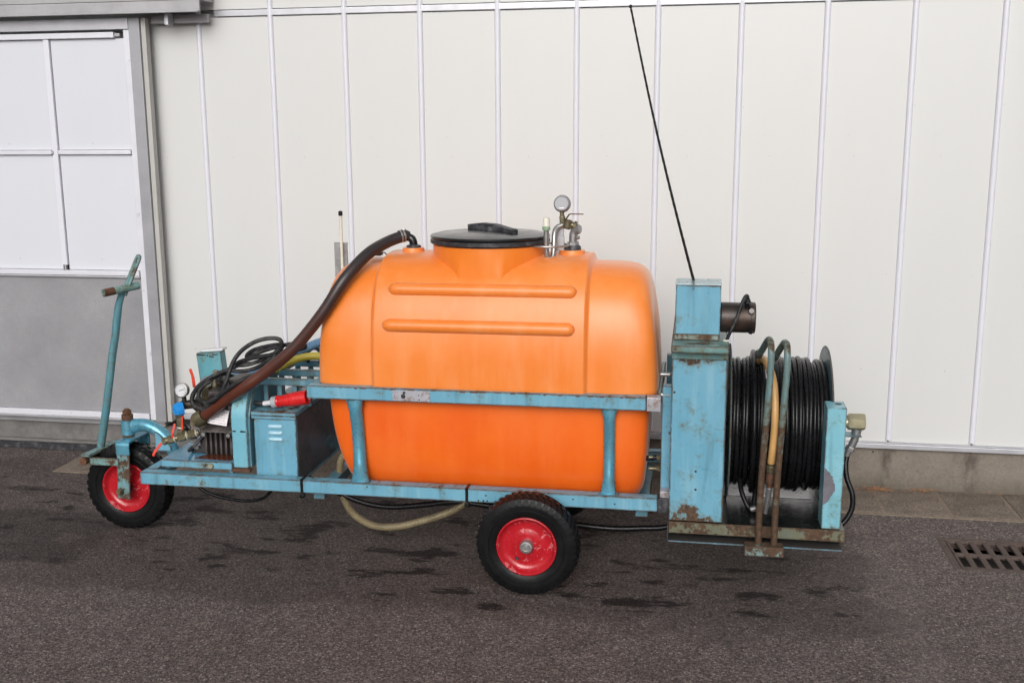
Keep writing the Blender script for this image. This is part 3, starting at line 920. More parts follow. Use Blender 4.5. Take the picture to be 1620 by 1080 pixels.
# valve group on the tank
vg = empty('return_valve', (-0.50, 4.14, 1.27), cart)
bm = BM(); hose(bm, [(-0.566, 4.07, 1.37), (-0.566, 4.07, 1.30), (-0.563, 4.07, 1.265), (-0.552, 4.075, 1.249), (-0.541, 4.085, 1.262), (-0.540, 4.10, 1.30), (-0.540, 4.115, 1.345), (-0.532, 4.13, 1.368), (-0.510, 4.14, 1.378)], 0.0105, 14, 0.006)
obj('bent_pipe', bm, chrome, vg)
bm = BM(); tube(bm, [(-0.562 + 0.080*math.cos(a), 4.10 + 0.075*math.sin(a), 1.302) for a in [2*math.pi*i/48 for i in range(48)]], 0.0042, 8, closed=True)
obj('wire_ring', bm, chrome, vg)
bm = BM(); lathe(bm, [(0, 1.412), (0.010, 1.411), (0.0135, 1.405), (0.0125, 1.394), (0.0145, 1.388), (0.0155, 1.378), (0.0, 1.377)], (-0.566, 4.07, 0), 'Z', 20); cp = obj('pipe_cap', bm, white_plastic, vg)
bm = BM(); cyl(bm, (-0.566, 4.07, 1.362), (-0.566, 4.07, 1.3775), 0.0158, 20); obj('cap_nut', bm, green_plastic, vg)
bm = BM(); obox(bm, (-0.521, 4.15, 1.275), (-0.521, 4.15, 1.372), 0.028, 0.012, (0, 1, 0)); obox(bm, (-0.521, 4.142, 1.275), (-0.521, 4.142, 1.335), 0.034, 0.010, (0, 1, 0)); obj('bracket', bm, alu_dark, vg)
bm = BM()
cyl(bm, (-0.515, 4.15, 1.372), (-0.505, 4.15, 1.385), 0.014, 16); cyl(bm, (-0.496, 4.15, 1.362), (-0.487, 4.15, 1.398), 0.019, 16, 0.006)
cyl(bm, (-0.492, 4.15, 1.38), (-0.455, 4.15, 1.374), 0.013, 14); hexnut(bm, (-0.468, 4.15, 1.377), (-0.456, 4.15, 1.374), 0.017)
hexnut(bm, (-0.512, 4.15, 1.385), (-0.514, 4.15, 1.412), 0.012); cyl(bm, (-0.514, 4.15, 1.405), (-0.515, 4.15, 1.432), 0.009, 12)
obj('valve_body', bm, brass, vg)
bm = BM(); obox(bm, (-0.500, 4.145, 1.398), (-0.484, 4.140, 1.421), 0.010, 0.004); obox(bm, (-0.485, 4.140, 1.421), (-0.428, 4.135, 1.421), 0.010, 0.004); obj('valve_lever', bm, rust_m, vg)
bm = BM()
gd = Vector((0.05, 1, -0.05)).normalized()
lathe(bm, [(0, -0.014), (0.026, -0.014), (0.0285, -0.012), (0.030, -0.004), (0.0335, 0.0), (0.0345, 0.008), (0.032, 0.012), (0, 0.012)], (-0.515, 4.15, 1.460), gd, 36)
ga = obj('pressure_gauge', bm, gauge_steel, vg)
bm = BM(); box(bm, -0.528, -0.502, 4.132, 4.140, 1.433, 1.447, 0.003); obj('gauge_boss', bm, galv, vg)
bm = BM(); hose(bm, [(-0.470, 4.15, 1.298), (-0.470, 4.15, 1.330), (-0.467, 4.15, 1.348), (-0.456, 4.146, 1.358), (-0.446, 4.14, 1.360)], 0.0165, 16, 0.005); hexnut(bm, (-0.470, 4.15, 1.296), (-0.470, 4.15, 1.312), 0.023)
hexnut(bm, (-0.452, 4.142, 1.361), (-0.442, 4.138, 1.362), 0.019); cyl(bm, (-0.462, 4.15, 1.36), (-0.464, 4.15, 1.374), 0.008, 10); cyl(bm, (-0.455, 4.14, 1.33), (-0.443, 4.136, 1.328), 0.007, 10)
obj('elbow', bm, galv, vg)
bm = BM(); lathe(bm, [(0.034, 1.279), (0.034, 1.290), (0.030, 1.297), (0, 1.297)], (-0.472, 4.15, 0), 'Z', 10); obj('elbow_nut', bm, black_trim, vg)

# ---- wheels
def wheel(name, cx, cy, cz, Rr, W, rim_r, lug_n, chunky, hub=True):
    root = empty(name, (cx, cy, cz), cart)
    h = W/2
    bm = BM()
    prof = [(rim_r-0.004, -h*0.62), (rim_r+0.006, -h*0.86), (rim_r+0.022, -h*0.98), (rim_r+(Rr-rim_r)*0.55, -h*1.0), (Rr-0.026, -h*0.96),
            (Rr-0.014, -h*0.86), (Rr-0.007, -h*0.55), (Rr-0.005, 0), (Rr-0.007, h*0.55), (Rr-0.014, h*0.86), (Rr-0.026, h*0.96),
            (rim_r+(Rr-rim_r)*0.55, h*1.0), (rim_r+0.022, h*0.98), (rim_r+0.006, h*0.86), (rim_r-0.004, h*0.62)]
    lathe(bm, prof, (cx, cy, cz), 'Y', 96)
    # moulded side ring
    for sgn in (-1, 1):
        rr0 = rim_r + 0.030
        lathe(bm, [(rr0, sgn*h*0.985), (rr0+0.002, sgn*(h*1.0+0.0015)), (rr0+0.004, sgn*h*0.995)], (cx, cy, cz), 'Y', 72)
    # tread lugs
    for i in range(lug_n):
        for sgn in (-1, 1):
            a = 2*math.pi*(i + (0.5 if sgn > 0 else 0))/lug_n
            arc = 2*math.pi*Rr/lug_n
            lw = arc*(0.62 if chunky else 0.60)
            M = Matrix.Translation((cx, cy, cz)) @ Matrix.Rotation(a, 4, 'Y')
            b = bmesh.new(); bmesh.ops.create_cube(b, size=1)
            for v in b.verts:
                top = v.co.z > 0; outer = v.co.y*sgn > 0
                tap = 0.82 if top else 1.0
                xo = v.co.x*lw*tap + (0.0 if outer else (0.006 if chunky else 0.012)*sgn)
                yo = sgn*(h*0.97 if outer else h*0.30)*(0.94 if (top and outer) else 1)
                if top: zo = Rr - (0.011 if outer else 0.0)
                else: zo = Rr - (0.036 if outer else 0.014)
                if outer and not top: yo = sgn*(h*1.0+0.001)
                v.co = Vector((xo, yo, zo))
            bmesh.ops.transform(b, matrix=M, verts=b.verts)
            merge(bm, b)
    # centre rib of blocks
    for i in range(lug_n):
        a = 2*math.pi*(i+0.25)/lug_n
        M = Matrix.Translation((cx, cy, cz)) @ Matrix.Rotation(a, 4, 'Y') @ Matrix.Rotation(0.35, 4, 'Z')
        lw = 2*math.pi*Rr/lug_n*0.55
        box(bm, -lw/2, lw/2, -h*0.22, h*0.22, Rr-0.012, Rr-0.001, 0, 1, M)
    obj('tyre', bm, rubber, root, 28)
    bm = BM()
    # rim: lip, well, disc, dished centre (front is -Y)
    prof = [(rim_r+0.004, h*0.80), (rim_r+0.004, -h*0.80), (rim_r+0.003, -h*0.90), (rim_r-0.001, -h*0.92), (rim_r-0.005, -h*0.86), (rim_r-0.010, -h*0.62), (rim_r-0.020, -h*0.46),
            (rim_r-0.032, -h*0.40), (rim_r*0.60, -h*0.40), (rim_r*0.55, -h*0.44), (rim_r*0.40, -h*0.52), (0.030, -h*0.55), (0, -h*0.55)]
    lathe(bm, prof, (cx, cy, cz), 'Y', 64)
    obj('rim', bm, red_rim, root, 50)
    if hub:
        bm = BM()
        lathe(bm, [(0.026, -h*0.50), (0.026, -h*0.98), (0.023, -h*1.06), (0.017, -h*1.08), (0.016, -h*1.02), (0.011, -h*1.0), (0.010, -h*1.10), (0, -h*1.12)], (cx, cy, cz), 'Y', 24)
        obj('hub', bm, galv, root)
    else:
        bm = BM(); lathe(bm, [(0.022, -h*0.5), (0.022, -h*0.95), (0, -h*0.95)], (cx, cy, cz), 'Y', 20); obj('hub', bm, cast_dark, root)
    bm = BM()
    a = R(215)
    p = Vector((cx + math.sin(a)*rim_r*0.62, cy - h*0.41, cz + math.cos(a)*rim_r*0.62))
    cyl(bm, p + Vector((0, 0.004, 0)), p + Vector((0, -0.001, 0)), 0.008, 12, 0.0005)
    cyl(bm, p + Vector((0, 0.002, 0)), p + Vector((0.004, -0.014, 0.004)), 0.0035, 8)
    obj('valve_hole', bm, black_trim, root)
    return root
wheel('rear_wheel', -0.592, 3.760, 0.201, 0.2005, 0.100, 0.112, 44, False)
wheel('rear_wheel', -0.592, 4.580, 0.201, 0.2005, 0.100, 0.112, 44, False)
wheel('front_wheel', -2.458, 4.170, 0.199, 0.1985, 0.100, 0.110, 34, True, False)
bm = BM(); box(bm, -0.612, -0.572, 3.86, 4.50, 0.262, 0.300, 0.004); part('axle', bm, blue_dark)
bm = BM(); cyl(bm, (-0.592, 3.72, 0.201), (-0.592, 4.62, 0.201), 0.014, 14); obox(bm, (-0.592, 3.90, 0.19), (-0.592, 3.90, 0.30), 0.03, 0.03, (1, 0, 0)); obox(bm, (-0.592, 4.44, 0.19), (-0.592, 4.44, 0.30), 0.03, 0.03, (1, 0, 0)); part('axle_shaft', bm, dark_steel)

# ---- front fork, steering arm, handle
fork = empty('front_fork', (-2.44, 4.17, 0.42), cart)
bm = BM()
obox(bm, (-2.445, 4.082, 0.162), (-2.433, 4.082, 0.366), 0.008, 0.060, (1, 0, 0), 0.003)
fk = blue_paint('blue_paint_fork', 1.9, edge=0.6, green=0.4, base=(0.12, 0.28, 0.34))
obj('fork_leg', bm, fk, fork)
bm = BM()
obox(bm, (-2.445, 4.258, 0.162), (-2.433, 4.258, 0.366), 0.008, 0.060, (1, 0, 0), 0.003)
obj('fork_leg', bm, fk, fork)
bm = BM()
def arc(cy, cz, r, a0, a1, n=6): return [(cy + r*math.cos(R(a0 + (a1-a0)*i/n)), cz + r*math.sin(R(a0 + (a1-a0)*i/n))) for i in range(n+1)]
poly = [(4.0765, 0.365)] + arc(4.0945, 0.4055, 0.018, 180, 90) + arc(4.2455, 0.4055, 0.018, 90, 0) + [(4.2635, 0.365), (4.2545, 0.365)] + arc(4.2435, 0.4035, 0.011, 0, 90) + arc(4.0965, 0.4035, 0.011, 90, 180) + [(4.0855, 0.365)]
prism(bm, poly, 'X', -2.4640, -2.4020, 0.001)
obj('fork_crown', bm, blue_clean, fork)
bm = BM(); hexnut(bm, (-2.455, 4.062, 0.199), (-2.455, 4.079, 0.199), 0.017); cyl(bm, (-2.455, 4.055, 0.199), (-2.455, 4.28, 0.199), 0.011, 14); obj('axle_bolt', bm, brass, fork)
bm = BM(); box(bm, -2.590, -2.452, 4.070, 4.0765, 0.315, 0.350, 0.002); obj('steering_arm', bm, blue_rusty, fork)
bm = BM(); box(bm, -2.590, -2.452, 4.2635, 4.270, 0.315, 0.350, 0.002); obj('steering_arm', bm, blue_rusty, fork)
bm = BM(); cyl(bm, (-2.606, 4.045, 0.335), (-2.606, 4.29, 0.335), 0.0165, 16); obj('pivot_pin', bm, rust_m, fork)
bm = BM(); obox(bm, (-2.60, 4.055, 0.360), (-2.575, 4.285, 0.360), 0.045, 0.012); obj('handle_foot', bm, blue_rusty, fork)
handle = empty('steering_handle', (-2.59, 4.17, 0.366), cart)
bm = BM()
hp = [(-2.592, 4.17, 0.366), (-2.570, 4.17, 0.46), (-2.545, 4.17, 0.57), (-2.520, 4.17, 0.69), (-2.500, 4.17, 0.79), (-2.478, 4.17, 0.88), (-2.465, 4.17, 0.95), (-2.452, 4.17, 1.01), (-2.436, 4.17, 1.055), (-2.42, 4.17, 1.09)]
pp = resample(spline(hp, 8), 0.012)
n_ = len(pp)
fl = []
for i in range(n_):
    e = smooth(0.80, 1.0, i/(n_-1))
    fl.append((1-0.55*e, 1-0.1*e))
tube(bm, pp, [0.0172]*n_, 16, flat=fl)
obj('shaft', bm, blue_paint('blue_paint_shaft', 0.2, edge=0.5, green=0.35, base=(0.07, 0.20, 0.245)), handle)
bm = BM()
poly = [(-0.017, 0), (0.017, 0), (0.017, 0.165), (0.013, 0.182), (0.0, 0.19), (-0.013, 0.182), (-0.017, 0.165)]
hole = [(0.0075*math.sin(a), 0.158 + 0.017*math.cos(a)) for a in [2*math.pi*i/12 for i in range(12)]]
b2 = bmesh.new()
# strap with an oblong hole: two half shells side by side
for sgn in (-1, 1):
    outer = [(0, 0), (0.0155*sgn, 0), (0.0155*sgn, 0.170), (0.012*sgn, 0.186), (0, 0.192), (0, 0.176), (0.003*sgn, 0.173), (0.0036*sgn, 0.164), (0.003*sgn, 0.155), (0, 0.152)]
    prism(b2, outer, 'Y', -0.003, 0.003)
d = (Vector((-2.338, 4.185, 1.245)) - Vector((-2.420, 4.17, 1.065))).normalized()
yv = Vector((0.35, 1, 0)); yv = (yv - d*yv.dot(d)).normalized(); xv = yv.cross(d)
M = Matrix((xv, yv, d)).transposed().to_4x4(); M.translation = Vector((-2.424, 4.170, 1.058))
bmesh.ops.transform(b2, matrix=M, verts=b2.verts); merge(bm, b2)
obj('strap', bm, blue_rusty, handle)
bm = BM()
a, b_ = Vector((-2.462, 4.075, 1.078)), Vector((-2.378, 4.215, 1.093))
lathe(bm, [(0.009, 0.004), (0.0125, 0.0), (0.0165, 0.001), (0.0165, (b_-a).length), (0.012, (b_-a).length), (0.009, 0.004)], a, b_-a, 18)
gr = obj('grip', bm, blue_paint('blue_paint_grip', 0.75, edge=0.5, green=0.5, base=(0.15, 0.31, 0.30)), handle)
bm = BM(); lathe(bm, [(0.0169, 0.001), (0.0169, 0.045), (0.0166, 0.048)], a, b_-a, 18); lathe(bm, [(0.0, 0.012), (0.0122, 0.010), (0.0126, 0.0005), (0.0169, 0.0005)], a, b_-a, 18); obj('rusty_end', bm, rust_m, gr)
# pivot head and swan neck
neck = empty('swan_neck', (-2.45, 4.17, 0.47), cart)
bm = BM(); cyl(bm, (-2.452, 4.17, 0.432), (-2.452, 4.17, 0.500), 0.029, 20); obj('pivot_head', bm, blue_clean, neck)
bm = BM(); cyl(bm, (-2.452, 4.17, 0.4225), (-2.452, 4.17, 0.4315), 0.027, 18); obj('pivot_washer', bm, rust_m, neck)
bm = BM(); cyl(bm, (-2.452, 4.17, 0.5005), (-2.452, 4.17, 0.524), 0.025, 18); hexnut(bm, (-2.452, 4.17, 0.524), (-2.452, 4.17, 0.541), 0.022); cyl(bm, (-2.452, 4.17, 0.541), (-2.452, 4.17, 0.549), 0.013, 12); obj('pivot_nut', bm, rust_m, neck)
bm = BM()
pp = resample(spline([(-2.43, 4.17, 0.470), (-2.39, 4.17, 0.478), (-2.35, 4.17, 0.474), (-2.305, 4.17, 0.452), (-2.268, 4.17, 0.415), (-2.245, 4.17, 0.37), (-2.236, 4.17, 0.32)], 8), 0.010)
n_ = len(pp)
fl = [(1 + 0.12*(1-smooth(0, .3, i/n_)), 1 - 0.2*(1-smooth(0, .3, i/n_))) for i in range(n_)]
tube(bm, pp, 0.0275, 18, flat=fl); obj('neck_tube', bm, blue_clean, neck)
bm = BM(); prism(bm, [(-2.305, 0.376), (-2.232, 0.376), (-2.232, 0.40), (-2.290, 0.455), (-2.305, 0.462)], 'Y', 4.128, 4.134, 0.001); obj('gusset', bm, blue, neck)
bm = BM(); obox(bm, (-2.19, 4.17, 0.44), (-2.06, 4.30, 0.375), 0.05, 0.006); obj('gusset', bm, blue, neck)

# ---- pump unit on its base plate
pump = empty('pump', (-1.95, 4.05, 0.40), cart)
bm = BM(); box(bm, -2.140, -1.828, 3.8745, 4.32, 0.416, 0.424, 0.002)
obj('base_plate', bm, blue_paint('blue_paint_plate', 0.2, edge=0.8, base=(0.085, 0.27, 0.42), rough=0.16), pump)
bm = BM(); box(bm, -2.140, -1.828, 3.868, 3.874, 0.393, 0.424, 0.002); obj('plate_lip', bm, blue_paint('blue_paint_plate_lip', 0.75, edge=1.2, green=0.5), pump)
bm = BM(); box(bm, -2.138, -2.120, 3.90, 4.30, 0.376, 0.4155, 0.002); obj('plate_support', bm, blue_dark, pump)
bm = BM(); box(bm, -1.846, -1.829, 3.876, 4.30, 0.376, 0.4155, 0.002); obj('plate_support', bm, blue_dark, pump)
bm = BM(); prism(bm, [(-2.01, 3.90), (-1.845, 3.892), (-1.838, 4.02), (-1.93, 4.05)], 'Z', 0.4243, 0.4265, 0.0005); obj('rusty_puddle', bm, wet_rust, pump)
bm = BM(); hexnut(bm, (-1.917, 3.868, 0.408), (-1.917, 3.856, 0.408), 0.011); obj('plate_bolt', bm, olive_brass, pump)
# crankcase
bm = BM()
box(bm, -2.015, -1.84, 3.965, 4.24, 0.424, 0.530, 0.012)
box(bm, -2.00, -1.85, 3.975, 4.23, 0.528, 0.640, 0.018)
box(bm, -1.985, -1.86, 3.99, 4.21, 0.638, 0.690, 0.014)
cyl(bm, (-2.055, 4.09, 0.50), (-2.01, 4.09, 0.50), 0.058, 26, 0.006)
cyl(bm, (-2.028, 4.02, 0.56), (-2.00, 4.02, 0.56), 0.030, 20, 0.004)
box(bm, -2.045, -1.99, 3.975, 4.05, 0.424, 0.448, 0.005)
obj('crankcase', bm, cast, pump)
for i in range(6):
    bm = BM(); x = -1.972 + i*0.022
    box(bm, x-0.0045, x+0.0045, 3.940, 3.966, 0.432, 0.528, 0.003); obj('fin', bm, cast, pump)
bm = BM(); prism(bm, [(3.967, 0.530), (3.930, 0.530), (3.940, 0.545), (3.976, 0.560)], 'X', -1.985, -1.855, 0.002); obj('fin_cover', bm, cast, pump)
bm = BM()
for a, b_, r in (((-1.975, 3.940, 0.520), (-1.975, 3.926, 0.520), .010), ((-1.866, 3.940, 0.520), (-1.866, 3.926, 0.520), .010), ((-1.868, 3.974, 0.632), (-1.868, 3.960, 0.632), .009), ((-1.99, 3.974, 0.60), (-1.99, 3.960, 0.60), .009), ((-2.03, 3.985, 0.45), (-2.03, 3.97, 0.45), .011), ((-2.035, 3.99, 0.475), (-2.055, 3.975, 0.475), .009)):
    bm = BM(); hexnut(bm, a, b_, r); obj('case_bolt', bm, galv, pump)
# maker's plate, tilted, with faint print lines
M = Matrix.Translation((-1.918, 3.958, 0.590)) @ Matrix.Rotation(R(7), 4, 'Y') @ Matrix.Rotation(R(-18), 4, 'X')
bm = BM(); box(bm, -0.042, 0.042, -0.0012, 0.0012, -0.033, 0.033, 0.0005, 1, M); pl = obj('maker_plate', bm, plate_m, pump)
bm = BM()
rr = random.Random(5)
for j in range(5):
    x = -0.036
    while x < 0.030:
        L = rr.uniform(0.004, 0.012)
        z = 0.020 - j*0.011
        box(bm, x, min(x+L, 0.036), -0.0018, -0.0011, z-0.0012, z+0.0012, 0, 1, M); x += L + 0.003
tag(obj('plate_print', bm, simple('faded_print', (0.28, 0.22, 0.24), 0.6), pl), kind='stuff')
# cylinder head parts, motor behind
bm = BM()
cyl(bm, (-1.93, 3.985, 0.652), (-1.93, 3.962, 0.648), 0.038, 22, 0.004); cyl(bm, (-1.905, 4.02, 0.655), (-1.905, 3.955, 0.645), 0.030, 20, 0.004)
cyl(bm, (-1.93, 4.09, 0.688), (-1.93, 4.09, 0.715), 0.034, 20, 0.006); cyl(bm, (-1.88, 4.06, 0.688), (-1.88, 4.06, 0.705), 0.026, 18, 0.004)
obj('head_cap', bm, cast_dark, pump)
bm = BM(); cyl(bm, (-1.972, 3.937, 0.600), (-2.005, 3.940, 0.578), 0.031, 20, 0.003); hexnut(bm, (-1.997, 3.940, 0.583), (-2.015, 3.942, 0.571), 0.030); cyl(bm, (-2.01, 3.942, 0.574), (-2.01, 4.00, 0.55), 0.024, 16); obj('hose_coupling', bm, brass, pump)
bm = BM(); box(bm, -2.03, -2.015, 3.98, 4.10, 0.45, 0.64, 0.004); obj('side_cover', bm, simple('grey_blue_cover', (0.16, 0.18, 0.21), 0.45), pump)
# belt guard
bm = BM()
y0, y1, zb, zc = 3.880, 4.25, 0.400, 0.600
poly = [(y0, zb)]
cy = 4.02; rad = cy - y0
poly = [(y0, zb), (y0, zc)]
for i in range(1, 15):
    a = math.pi - (math.pi/2)*i/14
    poly.append((cy + rad*math.cos(a), zc + rad*math.sin(a)))
poly += [(4.14, zc+rad)]
for i in range(1, 9):
    a = math.pi/2 - (math.pi/2)*i/8
    poly.append((4.14 + rad*math.cos(a), zc + rad*math.sin(a)))
poly += [(4.14+rad, zb)]
prism(bm, poly, 'X', -1.828, -1.762, 0.003)
guard = obj('belt_guard', bm, blue_paint('blue_paint_guard', 0.2, edge=0.9, bottom=0.3, base=(0.14, 0.38, 0.48)), pump, 25)
bm = BM()
for x, w in ((-1.816, 0.008), (-1.778, 0.012), (-1.785, 0.007)):
    bm = BM(); prism(bm, [(x-w, 0.553), (x-w*0.3, 0.5515), (x+w*0.9, 0.552), (x+w, 0.556), (x+w*0.2, 0.558), (x-w*0.8, 0.557)], 'Y', y0-0.0010, y0+0.001); obj('chipped_spot', bm, ink, guard)
poly2 = [(p[0]+ (0.012 if p[0] < 4.0 else -0.012), p[1]-(0.012 if p[1] > 0.5 else -0.002)) for p in poly]
bm = BM(); prism(bm, poly2, 'X', -1.7615, -1.752, 0.002); obj('guard_side', bm, blue_dark, guard, 25)
bm = BM(); box(bm, -1.835, -1.755, 3.872, 3.90, 0.385, 0.3985, 0.002); obj('guard_foot', bm, rust_m, guard)
bm = BM(); cyl(bm, (-1.745, 4.15, 0.53), (-1.60, 4.15, 0.53), 0.075, 30, 0.008); 
for i in range(18):
    a = 2*math.pi*i/18
    obox(bm, (-1.73, 4.15+0.077*math.cos(a), 0.53+0.077*math.sin(a)), (-1.61, 4.15+0.077*math.cos(a), 0.53+0.077*math.sin(a)), 0.004, 0.010, (0, math.cos(a), math.sin(a)), 0.001)
obj('motor', bm, blue_dark, pump)
# gauge, valves and pipework at the pump's nose
bm = BM()
gd = Vector((-0.10, -1, 0.12)).normalized(); gc = Vector((-2.080, 3.975, 0.694))
lathe(bm, [(0, 0.02), (0.024, 0.018), (0.028, 0.012), (0.0295, 0.0), (0.0315, -0.004), (0.0315, -0.012), (0.027, -0.013), (0.0265, -0.008)], gc, gd*-1, 36)
g1 = obj('dial_gauge', bm, galv, pump)
bm = BM(); lathe(bm, [(0, 0.0085), (0.0268, 0.0085)], gc, gd, 36); obj('dial_face', bm, simple('dial_white', (0.60, 0.60, 0.62), 0.25, 0, 0.03), g1)
gu = Vector((0, 0, 1)); gu = (gu - gd*gu.dot(gd)).normalized(); gr_ = gd.cross(gu)*-1
bm = BM()
for i in range(11):
    a = R(-135 + 27*i)
    dv = gu*math.cos(a) + gr_*math.sin(a)
    obox(bm, gc + gd*0.0092 + dv*0.019, gc + gd*0.0092 + dv*0.0235, 0.0014, 0.0006, gd, 0)
dv = (gu*0.35 + gr_*0.94).normalized()
obox(bm, gc + gd*0.0098 - dv*0.010, gc + gd*0.0098 + dv*0.018, 0.0022, 0.0006, gd, 0)
obj('dial_needle', bm, ink, g1)
bm = BM(); cyl(bm, (-2.080, 3.985, 0.665), (-2.078, 3.985, 0.63), 0.010, 12); cyl(bm, (-2.095, 3.985, 0.625), (-2.02, 3.995, 0.635), 0.019, 16); cyl(bm, (-2.03, 3.99, 0.63), (-2.0, 4.0, 0.60), 0.022, 16); obj('gauge_pipe', bm, cast_dark, pump)
bm = BM()
kd = Vector((-0.75, -0.55, -0.10)).normalized(); kc = Vector((-2.070, 3.955, 0.622))
for i in range(16):
    a = 2*math.pi*i/16
    u_ = kd.cross(Vector((0, 0, 1))).normalized(); w_ = kd.cross(u_)
    dv = u_*math.cos(a) + w_*math.sin(a)
    tube(bm, [kc + dv*0.0225, kc + kd*0.022 + dv*0.0235, kc + kd*0.036 + dv*0.017, kc + kd*0.041 + dv*0.006], [0.0042, 0.0042, 0.004, 0.002], 6)
lathe(bm, [(0.021, 0), (0.0225, 0.022), (0.015, 0.037), (0, 0.042)], kc, kd, 24)
obj('adjusting_knob', bm, blue_plastic, pump)
bm = BM()
cyl(bm, (-2.091, 3.965, 0.60), (-2.090, 3.967, 0.50), 0.013, 14); hexnut(bm, (-2.091, 3.966, 0.575), (-2.091, 3.966, 0.545), 0.0185); hexnut(bm, (-2.09, 3.966, 0.525), (-2.09, 3.966, 0.505), 0.018)
cyl(bm, (-2.165, 3.94, 0.478), (-2.02, 3.985, 0.512), 0.0145, 16)
for t0, t1, r in ((0.0, 0.10, 0.017), (0.16, 0.30, 0.0185), (0.42, 0.62, 0.020), (0.70, 0.88, 0.0185)):
    a = Vector((-2.165, 3.94, 0.478)); b_ = Vector((-2.02, 3.985, 0.512))
    hexnut(bm, a.lerp(b_, t0), a.lerp(b_, t1), r)
obj('pipework', bm, brass, pump)
a = Vector((-2.165, 3.94, 0.478)); b_ = Vector((-2.02, 3.985, 0.512)); dd = (b_-a).normalized()
for t0 in (0.33, 0.66, 0.92): bm = BM(); lathe(bm, [(0.0152, -0.003), (0.0195, 0), (0.0152, 0.003)], a.lerp(b_, t0), dd, 16); obj('sealing_tape', bm, white_plastic, pump)
bm = BM(); lathe(bm, [(0.0135, -0.003), (0.016, 0), (0.0135, 0.003)], (-2.0905, 3.966, 0.535), (0, 0, 1), 16)
obj('sealing_tape', bm, white_plastic, pump)
def lever(p, q, w=0.012, bend=None):
    bm = BM(); obox(bm, p, q, w, 0.004, (0, 1, 0), 0.0015)
    if bend: obox(bm, q, bend, w*0.9, 0.004, (0, 1, 0), 0.0015)
    obj('valve_lever', bm, red_handle, pump)
lever((-2.165, 3.93, 0.475), (-2.195, 3.92, 0.435), 0.012, (-2.200, 3.918, 0.420))
lever((-2.110, 3.95, 0.555), (-2.118, 3.94, 0.515), 0.010, (-2.12, 3.94, 0.495))
lever((-2.075, 3.95, 0.590), (-2.077, 3.948, 0.530), 0.009)
lever((-2.068, 4.06, 0.685), (-2.073, 4.06, 0.735), 0.014, (-2.083, 4.06, 0.765))
bm = BM(); hose(bm, [(-2.092, 4.19, 0.57), (-2.092, 4.19, 0.645), (-2.088, 4.19, 0.672), (-2.07, 4.195, 0.685), (-2.045, 4.20, 0.688)], 0.019, 16, 0.006); hexnut(bm, (-2.092, 4.19, 0.60), (-2.092, 4.19, 0.62), 0.024); obj('steel_elbow', bm, galv, pump)
bm = BM(); cyl(bm, (-2.085, 4.12, 0.56), (-2.085, 4.12, 0.63), 0.013, 12); hexnut(bm, (-2.085, 4.12, 0.60), (-2.085, 4.12, 0.62), 0.018); cyl(bm, (-2.085, 4.12, 0.62), (-2.085, 4.19, 0.60), 0.010, 10); obj('brass_tee', bm, brass, pump)
bm = BM(); cyl(bm, (-1.945, 4.12, 0.69), (-1.945, 4.12, 0.725), 0.05, 24, 0.008); cyl(bm, (-2.0, 4.16, 0.66), (-1.86, 4.16, 0.66), 0.06, 24, 0.008); obj('air_chamber', bm, cast, pump)
bm = BM(); box(bm, -2.05, -1.99, 4.10, 4.14, 0.46, 0.66, 0.006); obj('grey_plate', bm, simple('dull_grey', (0.12, 0.13, 0.15), 0.5), pump)

bm = BM(); hose(bm, [(-2.045, 3.99, 0.655), (-2.03, 4.01, 0.70), (-1.99, 4.05, 0.73), (-1.945, 4.10, 0.74), (-1.90, 4.15, 0.70)], 0.008, 10, 0.01); obj('breather_hose', bm, black_hose, pump)
bm = BM(); hose(bm, [(-1.995, 3.96, 0.50), (-2.02, 3.935, 0.47), (-2.05, 3.94, 0.445), (-2.06, 4.0, 0.43)], 0.007, 10, 0.01); obj('breather_hose', bm, cable_m, pump)
bm = BM(); hose(bm, [(-1.87, 4.0, 0.66), (-1.86, 3.97, 0.69), (-1.87, 3.96, 0.715), (-1.90, 4.0, 0.735), (-1.96, 4.08, 0.72)], 0.0095, 10, 0.01); obj('breather_hose', bm, cable_m, pump)
bm = BM(); cyl(bm, (-1.985, 3.955, 0.545), (-1.985, 3.99, 0.545), 0.016, 14); hexnut(bm, (-1.985, 3.945, 0.545), (-1.985, 3.956, 0.545), 0.013); obj('oil_plug', bm, brass, pump)
bm = BM(); box(bm, -2.02, -1.985, 4.02, 4.06, 0.64, 0.70, 0.005); obj('valve_block', bm, brass, pump)

bm = BM(); cyl(bm, (-2.0, 4.10, 0.66), (-1.99, 4.13, 0.745), 0.020, 16, 0.004); hexnut(bm, (-1.992, 4.126, 0.72), (-1.989, 4.13, 0.745), 0.025); obj('relief_valve', bm, brass, pump)
bm = BM(); box(bm, -1.905, -1.845, 4.02, 4.16, 0.685, 0.735, 0.010); obj('rocker_cover', bm, cast_dark, pump)
bm = BM(); hose(bm, [(-2.085, 4.02, 0.63), (-2.11, 4.0, 0.60), (-2.10, 4.0, 0.54), (-2.06, 4.02, 0.48), (-2.03, 4.03, 0.46)], 0.009, 10, 0.01); obj('bypass_hose', bm, cable_m, pump)

